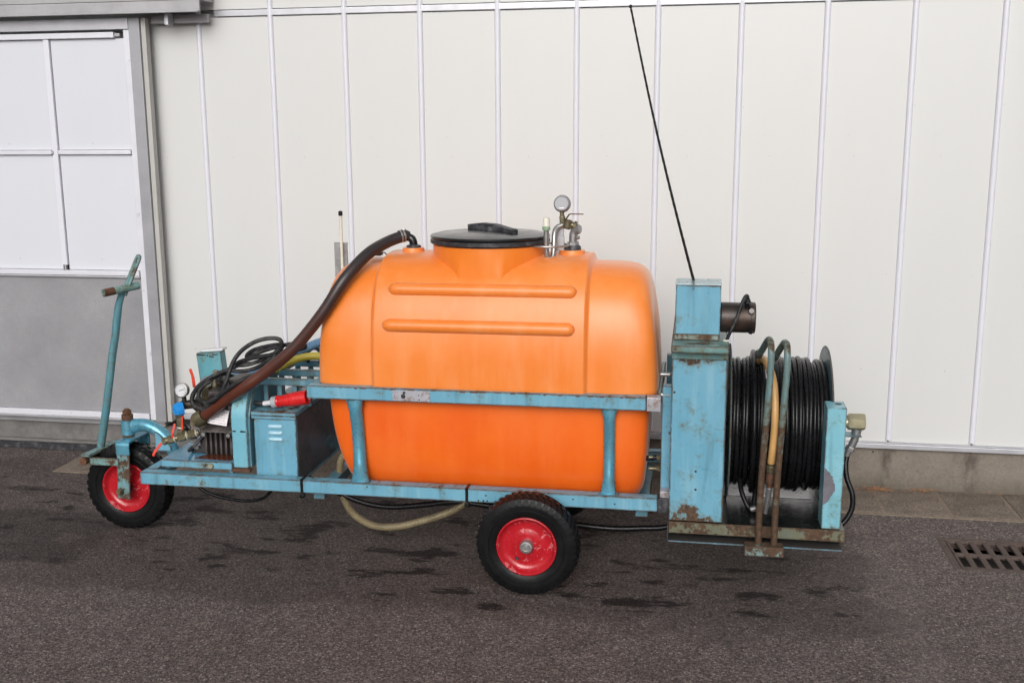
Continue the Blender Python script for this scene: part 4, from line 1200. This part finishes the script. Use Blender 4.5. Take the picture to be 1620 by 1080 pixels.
# ---- switch panel standing behind the pump
bm = BM()
M = Matrix.Translation((-2.085, 4.40, 0.0)) @ Matrix.Rotation(R(-5), 4, 'Y')
box(bm, -0.062, 0.058, -0.02, 0.03, 0.40, 0.772, 0.004, 2, M)
sw = part('switch_panel', bm, blue_paint('blue_paint_panel', 0.25, top=0.5, edge=1.0, base=(0.10, 0.30, 0.36)))
bm = BM(); box(bm, -0.045, 0.060, 0.0, 0.05, 0.7725, 0.782, 0.003, 2, M); obj('panel_cap', bm, white_sheet, sw)
bm = BM()
for x, z in ((-0.02, 0.636), (-0.022, 0.618), (0.012, 0.64)): bm = BM(); cyl(bm, M @ Vector((x, -0.0195, z)), M @ Vector((x, -0.0225, z)), 0.005, 10); obj('panel_screw', bm, ink, sw)
rr = random.Random(8)
for k in range(9):
    x = -0.050 + 0.011*k + rr.uniform(-.003, .003); w = rr.uniform(.003, .009); z = 0.770 - rr.uniform(0.004, 0.010 + 0.014*math.sin(math.pi*k/8))
    bm = BM(); box(bm, x-w, x+w, -0.0207, -0.0195, z-rr.uniform(.002, .006), z+rr.uniform(.001, .003), 0.0003, 1, M); obj('flaked_spot', bm, ink, sw)
# ---- slatted carrier behind the motor
rack = empty('slatted_rack', (-1.60, 4.15, 0.70), cart)
for y in (4.00, 4.17, 4.36):
    bm = BM(); box(bm, -1.748 if y < 4.1 else -1.74, -1.512, y, y+0.022, 0.722, 0.750, 0.002); obj('slat', bm, blue_dark, rack)
    for x in (-1.725, -1.665, -1.60, -1.54):
        bm = BM(); box(bm, x-0.011, x+0.011, y+0.005, y+0.017, 0.637, 0.7215, 0.002); obj('upright', bm, blue_dark, rack)
for x in (-1.511, -1.760):
    bm = BM(); box(bm, x, x+0.014, 4.00, 4.385, 0.718, 0.751, 0.002); obj('end_bar', bm, blue_dark, rack)
# ---- control box
cab = empty('control_box', (-1.652, 4.08, 0.335), cart)
bm = BM(); box(bm, -1.742, -1.562, 3.905, 4.43, 0.345, 0.618, 0.004); obj('case', bm, blue_case, cab)
bm = BM(); box(bm, -1.750, -1.556, 3.896, 4.44, 0.619, 0.636, 0.004); box(bm, -1.748, -1.558, 3.898, 3.904, 0.606, 0.6185, 0.001, 1); obj('case_lid', bm, blue_case, cab)
bm = BM(); box(bm, -1.745, -1.559, 3.901, 4.43, 0.329, 0.344, 0.003); obj('case_foot', bm, blue_paint('blue_paint_foot', 0.9, edge=1.0), cab)
for z in (0.575, 0.548, 0.521):
    bm = BM()
    pts = [(-1.678 + 0.058*i/16, 3.9045, z) for i in range(17)]
    rs = [0.008*min(1.0, 0.35 + 1.1*math.sin(math.pi*(i+0.4)/16.8)**0.5) for i in range(17)]
    tube(bm, pts, rs, 10); obj('louvre', bm, louver_m, cab)
# darker streaked sheet over the right side of the box
bm = BM(); box(bm, -1.5615, -1.5585, 3.912, 4.425, 0.348, 0.616, 0.001, 1); obj('side_sheet', bm, simple('dark_steel_side', (0.072, 0.072, 0.084), 0.34, 0.1, 0.45, 7, 0.1, 40, (0.15, 0.11, 0.12), 0.6), cab)
# ---- corrugated and yellow hoses
bm = BM(); corr(bm, [(-2.045, 4.20, 0.688), (-2.0, 4.20, 0.699), (-1.923, 4.2, 0.710), (-1.834, 4.2, 0.738), (-1.725, 4.22, 0.790), (-1.649, 4.25, 0.825), (-1.566, 4.28, 0.855), (-1.46, 4.30, 0.872), (-1.40, 4.30, 0.872)], 0.020, 0.0075, 14); part('corrugated_hose', bm, blue_hose)
bm = BM(); hose(bm, [(-1.80, 4.16, 0.70), (-1.770, 4.17, 0.732), (-1.704, 4.19, 0.772), (-1.631, 4.2, 0.800), (-1.55, 4.22, 0.803), (-1.42, 4.25, 0.790)], 0.0165, 14, 0.012); part('yellow_hose', bm, yellow_hose)
bm = BM(); hose(bm, [(-1.64, 4.28, 0.76), (-1.645, 4.28, 0.80), (-1.61, 4.28, 0.825), (-1.58, 4.28, 0.80), (-1.59, 4.28, 0.75)], 0.008, 10, 0.01); part('small_hose', bm, black_hose)
bm = BM(); hose(bm, [(-1.56, 4.30, 0.74), (-1.545, 4.30, 0.80), (-1.56, 4.30, 0.85)], 0.008, 10, 0.01); part('small_hose', bm, black_hose)
# ---- hoses under the chassis
bm = BM(); corr(bm, [(-1.36, 4.17, 0.42), (-1.43, 4.16, 0.405), (-1.462, 4.14, 0.36), (-1.457, 4.12, 0.27), (-1.436, 4.1, 0.208), (-1.392, 4.1, 0.141), (-1.31, 4.1, 0.099), (-1.203, 4.1, 0.102), (-1.064, 4.1, 0.144), (-0.954, 4.1, 0.192), (-0.89, 4.1, 0.24)], 0.0155, 0.0085, 14, 0.07); part('drain_hose', bm, beige_hose)
bm = BM(); hose(bm, [(-1.62, 4.12, 0.30), (-1.52, 4.1, 0.262), (-1.43, 4.1, 0.225), (-1.367, 4.1, 0.203), (-1.30, 4.1, 0.190), (-1.228, 4.1, 0.187), (-1.15, 4.1, 0.195), (-1.063, 4.1, 0.208), (-0.95, 4.1, 0.225), (-0.80, 4.1, 0.215), (-0.65, 4.12, 0.19)], 0.0125, 12); part('pressure_hose', bm, black_hose)
bm = BM(); hose(bm, [(-2.06, 4.0, 0.30), (-2.032, 4.0, 0.256), (-1.948, 4.0, 0.226), (-1.835, 4.0, 0.216), (-1.76, 4.0, 0.232), (-1.70, 4.0, 0.29)], 0.0075, 10); part('brake_line', bm, black_hose)
bm = BM(); hose(bm, [(-0.62, 4.11, 0.185), (-0.50, 4.1, 0.160), (-0.423, 4.1, 0.152), (-0.293, 4.1, 0.147), (-0.18, 4.1, 0.155), (-0.064, 4.1, 0.172), (0.05, 4.1, 0.25)], 0.0125, 12); part('pressure_hose', bm, black_hose)
bm = BM(); lathe(bm, [(0.0, 0.195), (0.022, 0.195), (0.027, 0.199), (0.027, 0.214), (0.021, 0.217), (0.021, 0.345)], (-1.002, 4.15, 0), 'Z', 22); part('drain_cap', bm, black_plastic)
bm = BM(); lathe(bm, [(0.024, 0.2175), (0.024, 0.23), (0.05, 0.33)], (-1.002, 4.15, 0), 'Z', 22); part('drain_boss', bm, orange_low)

# ---- hose reel unit
bm = BM(); box(bm, -0.102, -0.058, 3.892, 3.935, 0.378, 0.80, 0.003); post_l = part('reel_post', bm, blue)
bm = BM(); box(bm, -0.101, -0.064, FY0-0.001, FY1, 0.379, 0.405, 0.003); obj('weld', bm, worn_m, post_l)
bm = BM(); box(bm, -0.096, -0.060, 4.33, 4.37, 0.378, 0.83, 0.003); part('reel_post', bm, blue_dark)
for z, y in ((0.832, 3.95), (0.765, 3.90)):
    bm = BM(); cyl(bm, (-0.112, y, z), (-0.0675, y, z), 0.0085, 12); part('hinge_pin', bm, galv)
bm = BM(); cyl(bm, (-0.15, 3.96, 0.50), (-0.115, 3.96, 0.50), 0.008, 10); hexnut(bm, (-0.118, 3.96, 0.50), (-0.104, 3.96, 0.50), 0.013); part('hose_connector', bm, brass)
bm = BM(); cyl(bm, (-0.15, 3.96, 0.455), (-0.115, 3.96, 0.455), 0.008, 10); hexnut(bm, (-0.118, 3.96, 0.455), (-0.104, 3.96, 0.455), 0.012); part('hose_connector', bm, brass)
bm = BM(); hose(bm, [(-0.118, 3.96, 0.50), (-0.16, 3.965, 0.493), (-0.22, 3.99, 0.475), (-0.30, 4.05, 0.45)], 0.010, 12); part('feed_hose', bm, black_hose)

drive = empty('drive_housing', (0.032, 4.0, 0.31), cart)
bm = BM(); box(bm, -0.066, 0.1325, 3.800, 4.42, 0.3065, 0.957, 0.005); obj('housing', bm, blue_box, drive)
bm = BM(); box(bm, -0.070, 0.1360, 3.742, 4.43, 0.958, 0.984, 0.005)
box(bm, -0.0690, 0.1350, 3.7938, 3.7995, 0.925, 0.957, 0.0015, 1)
hl = obj('housing_lid', bm, blue_paint('blue_paint_lid', 1.2, edge=0.8, green=0.7, base=(0.10, 0.22, 0.22)), drive)
bm = BM()
for x, z in ((0.030, 0.502), (0.031, 0.432), (-0.055, 0.80)):
    bm = BM(); lathe(bm, [(0, 0), (0.0045, 0), (0.0035, 0.001), (0, 0.001)], (x, 3.7998, z), (0, -1, 0), 9); obj('rust_hole', bm, ink, drive)
bm = BM()
for z in (0.86, 0.64): bm = BM(); cyl(bm, (-0.0655, 3.82, z), (-0.073, 3.82, z), 0.006, 8); obj('side_screw', bm, dark_steel, drive)
bm = BM(); box(bm, -0.060, 0.103, 3.862, 4.01, 0.9855, 1.186, 0.003); obj('motor_case', bm, blue_paint('blue_paint_motor_case', 0.35, top=0.5, bottom=1.0, edge=0.9), drive)
bm = BM(); box(bm, -0.062, 0.105, 3.860, 4.012, 1.1865, 1.192, 0.002)
for i in range(4): pass
cc = obj('case_cover', bm, simple('grey_blue_lid', (0.30, 0.40, 0.43), 0.32, 0.1, 0.12, 20), drive)
bm = BM(); box(bm, 0.000, 0.007, 3.862, 4.01, 1.1922, 1.1938, 0.0005, 1); box(bm, 0.000, 0.007, 3.8592, 3.861, 1.170, 1.1918, 0.0005, 1); obj('cover_stripe', bm, blue_dark, cc)
bm = BM(); box(bm, -0.064, 0.100, 3.852, 3.861, 0.9848, 1.008, 0.003); obj('case_flange', bm, blue_paint('blue_paint_flange', 1.5, edge=1.0, green=0.8, base=(0.16, 0.22, 0.22)), drive)
bm = BM()
cyl(bm, (0.104, 3.945, 1.058), (0.232, 3.945, 1.058), 0.056, 36, 0.004); lathe(bm, [(0.0565, 0), (0.0578, 0.002), (0.0578, 0.014), (0.0565, 0.016)], (0.214, 3.945, 1.058), (1, 0, 0), 36)
mo = obj('electric_motor', bm, dark_steel, drive)
bm = BM(); hexnut(bm, (0.214, 3.892, 1.09), (0.214, 3.878, 1.094), 0.011); hexnut(bm, (0.214, 3.90, 1.018), (0.214, 3.885, 1.014), 0.010); cyl(bm, (0.2, 3.905, 1.10), (0.2, 3.893, 1.135), 0.010, 12, 0.003); hexnut(bm, (0.2, 3.897, 1.115), (0.2, 3.893, 1.127), 0.013); obj('cable_gland', bm, black_plastic, mo)
bm = BM(); hose(bm, [(0.2, 3.893, 1.132), (0.199, 3.888, 1.146), (0.190, 3.875, 1.148), (0.176, 3.865, 1.118), (0.158, 3.858, 1.06), (0.137, 3.856, 1.012), (0.128, 3.858, 0.985)], 0.0062, 10, 0.008); obj('motor_cable', bm, cable_m, mo)
bm = BM(); cyl(bm, (0.1265, 3.858, 0.9842), (0.1265, 3.858, 0.990), 0.014, 18, 0.002); obj('grommet', bm, white_plastic, mo)
# aerial
bm = BM(); pp = [Vector((0.004 - 0.250*t - 0.010*math.sin(math.pi*t), 3.955, 1.190 + 0.985*t)) for t in [i/60 for i in range(61)]]
rs = [0.0052 - 0.0018*i/60 + (0.0006 if i % 2 else 0) for i in range(61)]
tube(bm, pp, rs, 8); lathe(bm, [(0, -0.006), (0.006, -0.004), (0.0065, 0.004), (0, 0.008)], pp[-1], (-0.25, 0, 1), 10); part('aerial', bm, black_plastic)

# tray
tray = empty('reel_tray', (0.25, 4.1, 0.25), cart)
bm = BM(); box(bm, -0.064, 0.572, 3.790, 3.797, 0.262, 0.306, 0.0015, 1); obj('tray_lip', bm, blue_lip, tray)
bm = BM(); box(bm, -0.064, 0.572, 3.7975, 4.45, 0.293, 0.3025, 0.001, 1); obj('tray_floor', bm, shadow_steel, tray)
bm = BM(); box(bm, 0.14, 0.488, 4.135, 4.33, 0.303, 0.3062, 0.001, 1); obj('reflection_strip', bm, tray_reflection, tray)  # pale strip stands for the wall mirrored in standing water
bm = BM(); box(bm, 0.14, 0.488, 4.336, 4.345, 0.303, 0.345, 0.002, 1); obj('tray_back', bm, tray_reflection, tray)
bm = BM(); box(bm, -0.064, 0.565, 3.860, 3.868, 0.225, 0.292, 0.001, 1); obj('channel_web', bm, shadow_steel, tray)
bm = BM(); box(bm, -0.066, 0.566, 3.796, 3.859, 0.226, 0.231, 0.001, 1); obj('channel_flange', bm, hole_m, tray)
bm = BM(); box(bm, -0.066, 0.566, 3.790, 3.7955, 0.226, 0.2315, 0.001, 1); obj('channel_edge', bm, blue, tray)
bm = BM(); box(bm, -0.069, -0.0665, 3.792, 3.868, 0.226, 0.292, 0.001, 1); obj('channel_end', bm, blue, tray)
# right bearing post
bm = BM(); box(bm, 0.487, 0.556, 3.800, 3.902, 0.306, 0.763, 0.003); rp = part('bearing_post', bm, blue_paint('blue_paint_post', 0.2, edge=0.9, base=(0.17, 0.41, 0.50), bottom=0.5))
bm = BM(); cyl(bm, (0.532, 3.86, 0.7628), (0.532, 3.86, 0.7638), 0.013, 18, 0.0003); obj('post_hole', bm, ink, rp)
bm = BM()
poly = []
rr = random.Random(12)
for i in range(22):
    t = i/21
    w = 0.040*math.sin(math.pi*min(1, t*1.02))**0.7*(0.85 + 0.25*rr.random()) if 0 < t < 1 else 0.001
    poly.append((0.4885 + w, 0.398 + 0.142*t))
poly = [(0.4885, 0.397)] + poly + [(0.4885, 0.541)]
prism(bm, poly, 'Y', 3.7988, 3.801); obj('bare_patch', bm, simple('scraped_primer', (0.12, 0.115, 0.135), 0.55, 0, 0.25, 30), rp)
bm = BM(); box(bm, 0.528, 0.536, 3.903, 4.40, 0.306, 0.70, 0.003); part('bearing_plate', bm, blue_dark)
bm = BM(); cyl(bm, (0.10, 4.135, 0.615), (0.60, 4.135, 0.615), 0.018, 16); part('reel_shaft', bm, dark_steel)
# swivel fitting and hose on the right
sv = empty('swivel_joint', (0.60, 4.02, 0.65), cart)
bm = BM(); cyl(bm, (0.556, 4.02, 0.654), (0.60, 4.02, 0.654), 0.020, 16); hexnut(bm, (0.592, 4.02, 0.656), (0.655, 4.02, 0.657), 0.0325); obj('hex_body', bm, olive_brass, sv)
bm = BM(); cyl(bm, (0.600, 4.02, 0.651), (0.600, 4.02, 0.668), 0.012, 12); cyl(bm, (0.628, 4.02, 0.630), (0.624, 4.02, 0.608), 0.018, 14); hose(bm, [(0.624, 4.02, 0.615), (0.622, 4.02, 0.592), (0.614, 4.02, 0.568), (0.604, 4.02, 0.545)], 0.0145, 14, 0.006); hexnut(bm, (0.610, 4.02, 0.560), (0.603, 4.02, 0.542), 0.018); cyl(bm, (0.604, 4.02, 0.545), (0.594, 4.02, 0.515), 0.0115, 12); obj('elbow', bm, galv, sv)
bm = BM(); box(bm, 0.557, 0.642, 3.99, 4.05, 0.6045, 0.6085, 0.001, 1); obj('bracket', bm, blue, sv)
bm = BM(); hose(bm, [(0.597, 4.02, 0.525), (0.592, 4.01, 0.49), (0.598, 3.995, 0.44), (0.618, 3.98, 0.385), (0.618, 3.97, 0.33), (0.592, 3.96, 0.28), (0.55, 3.95, 0.25)], 0.0105, 12, 0.01); part('supply_hose', bm, black_hose)

# reel: flanges, drum, wound hose
RX, RY, RZ = 0.33, 4.145, 0.612
reel = empty('hose_reel', (RX, RY, RZ), cart)
for x0, x1 in ((0.150, 0.156), (0.516, 0.522)):
    bm = BM()
    s = 1 if x0 < 0.3 else -1
    lathe(bm, [(0.10, x0), (0.297, x0), (0.303, x0-0.004*s*0), (0.305, (x0+x1)/2), (0.303, x1), (0.297, x1), (0.10, x1)], (0, RY, RZ), 'X', 96)
    obj('flange', bm, blue_paint('blue_paint_flange_disc', 0.9, edge=1.0, green=0.6, base=(0.10, 0.17, 0.20)), reel)
bm = BM(); lathe(bm, [(0.0, 0.150), (0.17, 0.151), (0.17, 0.521), (0.0, 0.522)], (0, RY, RZ), 'X', 48); obj('drum', bm, dark_steel, reel)
rr = random.Random(21)
def turn(bm, x, r, tilt=0.0, sx=1.0, wob=0.002, hr=0.0094, drop=0.0):
    pts = []
    ph = rr.uniform(0, 6.28); ph2 = rr.uniform(0, 6.28)
    for i in range(72):
        a = 2*math.pi*i/72
        ra = r + wob*math.sin(2*a+ph) + wob*0.6*math.sin(3*a+ph2)
        dz = -drop*max(0, -math.cos(a))**2
        pts.append((x + tilt*math.sin(a+ph) + 0.0012*math.sin(3*a+ph2), RY + ra*math.sin(a), RZ + ra*math.cos(a) + dz))
    tube(bm, pts, hr, 10, closed=True)
bm = BM()
x = 0.166
i = 0
while x < 0.30:
    base = 0.238 + rr.uniform(-0.004, 0.004)
    if 0.225 < x < 0.285: base = 0.260 - abs(x-0.262)*0.35 + rr.uniform(-0.003, 0.004)
    turn(bm, x, base + rr.uniform(-0.004, 0.004), rr.uniform(0, 0.007), drop=rr.uniform(0, 0.012), wob=0.003)
    x += 0.0182; i += 1
for x in (0.245, 0.262): turn(bm, x, 0.277 + rr.uniform(-.004, .002), 0.006)
for x in (0.175, 0.20, 0.222, 0.24, 0.258, 0.276): turn(bm, x, 0.222, 0.002)
x = 0.322
while x < 0.505:
    base = 0.246 + rr.uniform(-0.003, 0.003)
    if x > 0.46: base = 0.240 + rr.uniform(-0.005, 0.003)
    turn(bm, x, base + rr.uniform(-0.003, 0.003), rr.uniform(0, 0.006), drop=rr.uniform(0, 0.014), wob=0.003)
    x += 0.0180
for k in range(10): turn(bm, 0.33 + k*0.018, 0.228, 0.002)
# a slack end hanging below the coil on the left
hose(bm, [(0.20, 4.00, 0.42), (0.205, 3.965, 0.385), (0.222, 3.94, 0.345), (0.240, 3.93, 0.320), (0.252, 3.945, 0.325), (0.258, 3.98, 0.37), (0.262, 4.03, 0.41)], 0.0094, 10, 0.012)
obj('wound_hose', bm, black_hose, reel)
bm = BM(); cyl(bm, (0.240, 3.925, 0.322), (0.262, 3.922, 0.330), 0.0115, 14, 0.003); obj('hose_ferrule', bm, galv, reel)

# hose guide: two upright tubes on a foot plate, and the tan hose end
guide = empty('hose_guide', (0.28, 3.74, 0.24), cart)
for dx, top in ((0.0, 0.985), (0.056, 0.976)):
    bm = BM()
    x = 0.261 + dx
    P_ = [(x, 3.735, 0.262), (x, 3.737, 0.40), (x+0.004, 3.738, 0.56), (x+0.012, 3.740, 0.74), (x+0.018, 3.742, 0.88), (x+0.019, 3.745, top-0.030), (x+0.018, 3.755, top+0.006), (x+0.016, 3.780, top+0.020), (x+0.010, 3.815, top+0.014), (x-0.001, 3.90, top-0.035), (x-0.010, 3.97, top-0.078)]
    pts = resample(spline(P_, 8), 0.012)
    tube(bm, pts, 0.0120, 14, flat=[(1, 1)]*len(pts))
    obj('guide_tube', bm, blue_paint('blue_paint_guide', 1.4, bottom=1.0, edge=0.25, green=0.6, base=(0.10, 0.175, 0.185), brange=0.75), guide)
bm = BM(); box(bm, 0.2115, 0.349, 3.700, 3.752, 0.248, 0.262, 0.003); box(bm, 0.2115, 0.349, 3.698, 3.7035, 0.226, 0.2595, 0.0015, 1); obj('foot_plate', bm, blue_paint('blue_paint_footplate', 2.1, edge=1.3, green=0.4, base=(0.15, 0.31, 0.35)), guide)
bm = BM(); hose(bm, [(0.262, 4.06, 0.872), (0.272, 3.98, 0.895), (0.285, 3.88, 0.885), (0.297, 3.815, 0.845), (0.303, 3.775, 0.77), (0.304, 3.762, 0.69), (0.301, 3.762, 0.62), (0.298, 3.768, 0.565), (0.297, 3.772, 0.552)], 0.0140, 16, 0.012); obj('tan_hose', bm, tan_hose, guide)
bm = BM(); lathe(bm, [(0.0165, 0.0), (0.0175, 0.004), (0.0165, 0.008), (0.0155, 0.018), (0.0165, 0.022), (0.0145, 0.03)], (0.2975, 3.771, 0.548), (-0.02, 0.05, -1), 18); cl = obj('hose_collar', bm, brass, guide)
bm = BM(); lathe(bm, [(0.015, 0), (0.016, 0.01), (0.016, 0.035), (0.012, 0.04), (0.0105, 0.055), (0.0, 0.055)], (0.297, 3.7725, 0.518), (-0.02, 0.05, -1), 16); obj('rusty_coupling', bm, rust_m, guide)
bm = BM(); lathe(bm, [(0.0095, 0), (0.011, 0.004), (0.011, 0.045), (0.009, 0.05), (0.009, 0.075), (0.0075, 0.08), (0.0075, 0.105), (0.0, 0.106)], (0.296, 3.775, 0.463), (-0.10, 0.12, -1), 14); obj('spray_nozzle', bm, galv, guide)

# ------------------------------------------------------------------ loose power cable lying over the pump
cable = empty('power_cable', (-1.85, 3.96, 0.63))
tag(cable, 'coiled black power cable with red plug draped over the pump and blue control box', 'power cable')
bm = BM()
loops = [(-1.709, 3.945, 0.658), (-1.745, 3.947, 0.659), (-1.78, 3.952, 0.669), (-1.807, 3.96, 0.688), (-1.831, 3.985, 0.708), (-1.805, 4.0, 0.735), (-1.74, 3.995, 0.778), (-1.684, 3.985, 0.824), (-1.645, 3.975, 0.872), (-1.631, 3.97, 0.905), (-1.646, 3.97, 0.923), (-1.687, 3.97, 0.924), (-1.739, 3.965, 0.911), (-1.79, 3.96, 0.881), (-1.821, 3.95, 0.848), (-1.835, 3.935, 0.817), (-1.843, 3.92, 0.786), (-1.852, 3.905, 0.75), (-1.872, 3.9, 0.705), (-1.896, 3.9, 0.67), (-1.946, 3.92, 0.634), (-1.995, 3.94, 0.627), (-2.027, 3.955, 0.643), (-2.03, 3.96, 0.672), (-2.011, 3.965, 0.703), (-1.967, 3.965, 0.74), (-1.923, 3.97, 0.767), (-1.874, 3.975, 0.783), (-1.824, 3.985, 0.78), (-1.776, 3.99, 0.788), (-1.731, 3.99, 0.808), (-1.691, 3.99, 0.839), (-1.661, 4.0, 0.872), (-1.639, 4.01, 0.889), (-1.668, 4.02, 0.889), (-1.718, 4.02, 0.88), (-1.771, 4.02, 0.865), (-1.8, 4.015, 0.846), (-1.804, 4.01, 0.829), (-1.782, 4.01, 0.84), (-1.739, 4.015, 0.859), (-1.68, 4.02, 0.878), (-1.617, 4.03, 0.891), (-1.565, 4.035, 0.889), (-1.559, 4.04, 0.877), (-1.592, 4.045, 0.865), (-1.65, 4.04, 0.859), (-1.702, 4.03, 0.843), (-1.754, 4.02, 0.817), (-1.806, 4.01, 0.802), (-1.846, 4.0, 0.803), (-1.826, 3.995, 0.818), (-1.768, 3.99, 0.836), (-1.699, 3.985, 0.85), (-1.658, 3.965, 0.861), (-1.675, 3.95, 0.832), (-1.717, 3.925, 0.793), (-1.766, 3.87, 0.771), (-1.825, 3.866, 0.733), (-1.876, 3.872, 0.697), (-1.921, 3.89, 0.668), (-1.969, 3.93, 0.657), (-1.997, 3.95, 0.673), (-1.992, 3.96, 0.703), (-1.958, 3.97, 0.736), (-1.913, 3.985, 0.766), (-1.866, 3.995, 0.79), (-1.827, 4.02, 0.802), (-1.796, 4.05, 0.799)]
hose(bm, loops, 0.0088, 12, 0.010, 12)
obj('cable', bm, cable_m, cable)
pd = Vector((1, 0.0, 0.18)).normalized(); p0 = Vector((-1.709, 3.945, 0.658))
bm = BM(); lathe(bm, [(0, -0.006), (0.009, -0.004), (0.0105, 0.0), (0.0105, 0.034), (0.0, 0.034)], p0, pd, 18); obj('cable_gland', bm, white_sheet, cable)
bm = BM(); lathe(bm, [(0.0138, 0.031), (0.0224, 0.035), (0.0237, 0.039), (0.0237, 0.054), (0.0206, 0.057), (0.0, 0.057)], p0, pd, 24); obj('grey_ring', bm, grey_plastic, cable)
bm = BM(); lathe(bm, [(0.0, 0.056), (0.0215, 0.056), (0.0254, 0.060), (0.0245, 0.068), (0.0219, 0.070), (0.0271, 0.118), (0.0288, 0.136), (0.0297, 0.137), (0.0297, 0.146), (0.0288, 0.147), (0.0297, 0.188), (0.0275, 0.190), (0.0249, 0.182), (0.0, 0.182)], p0, pd, 36)
obj('red_plug', bm, red_plastic, cable)
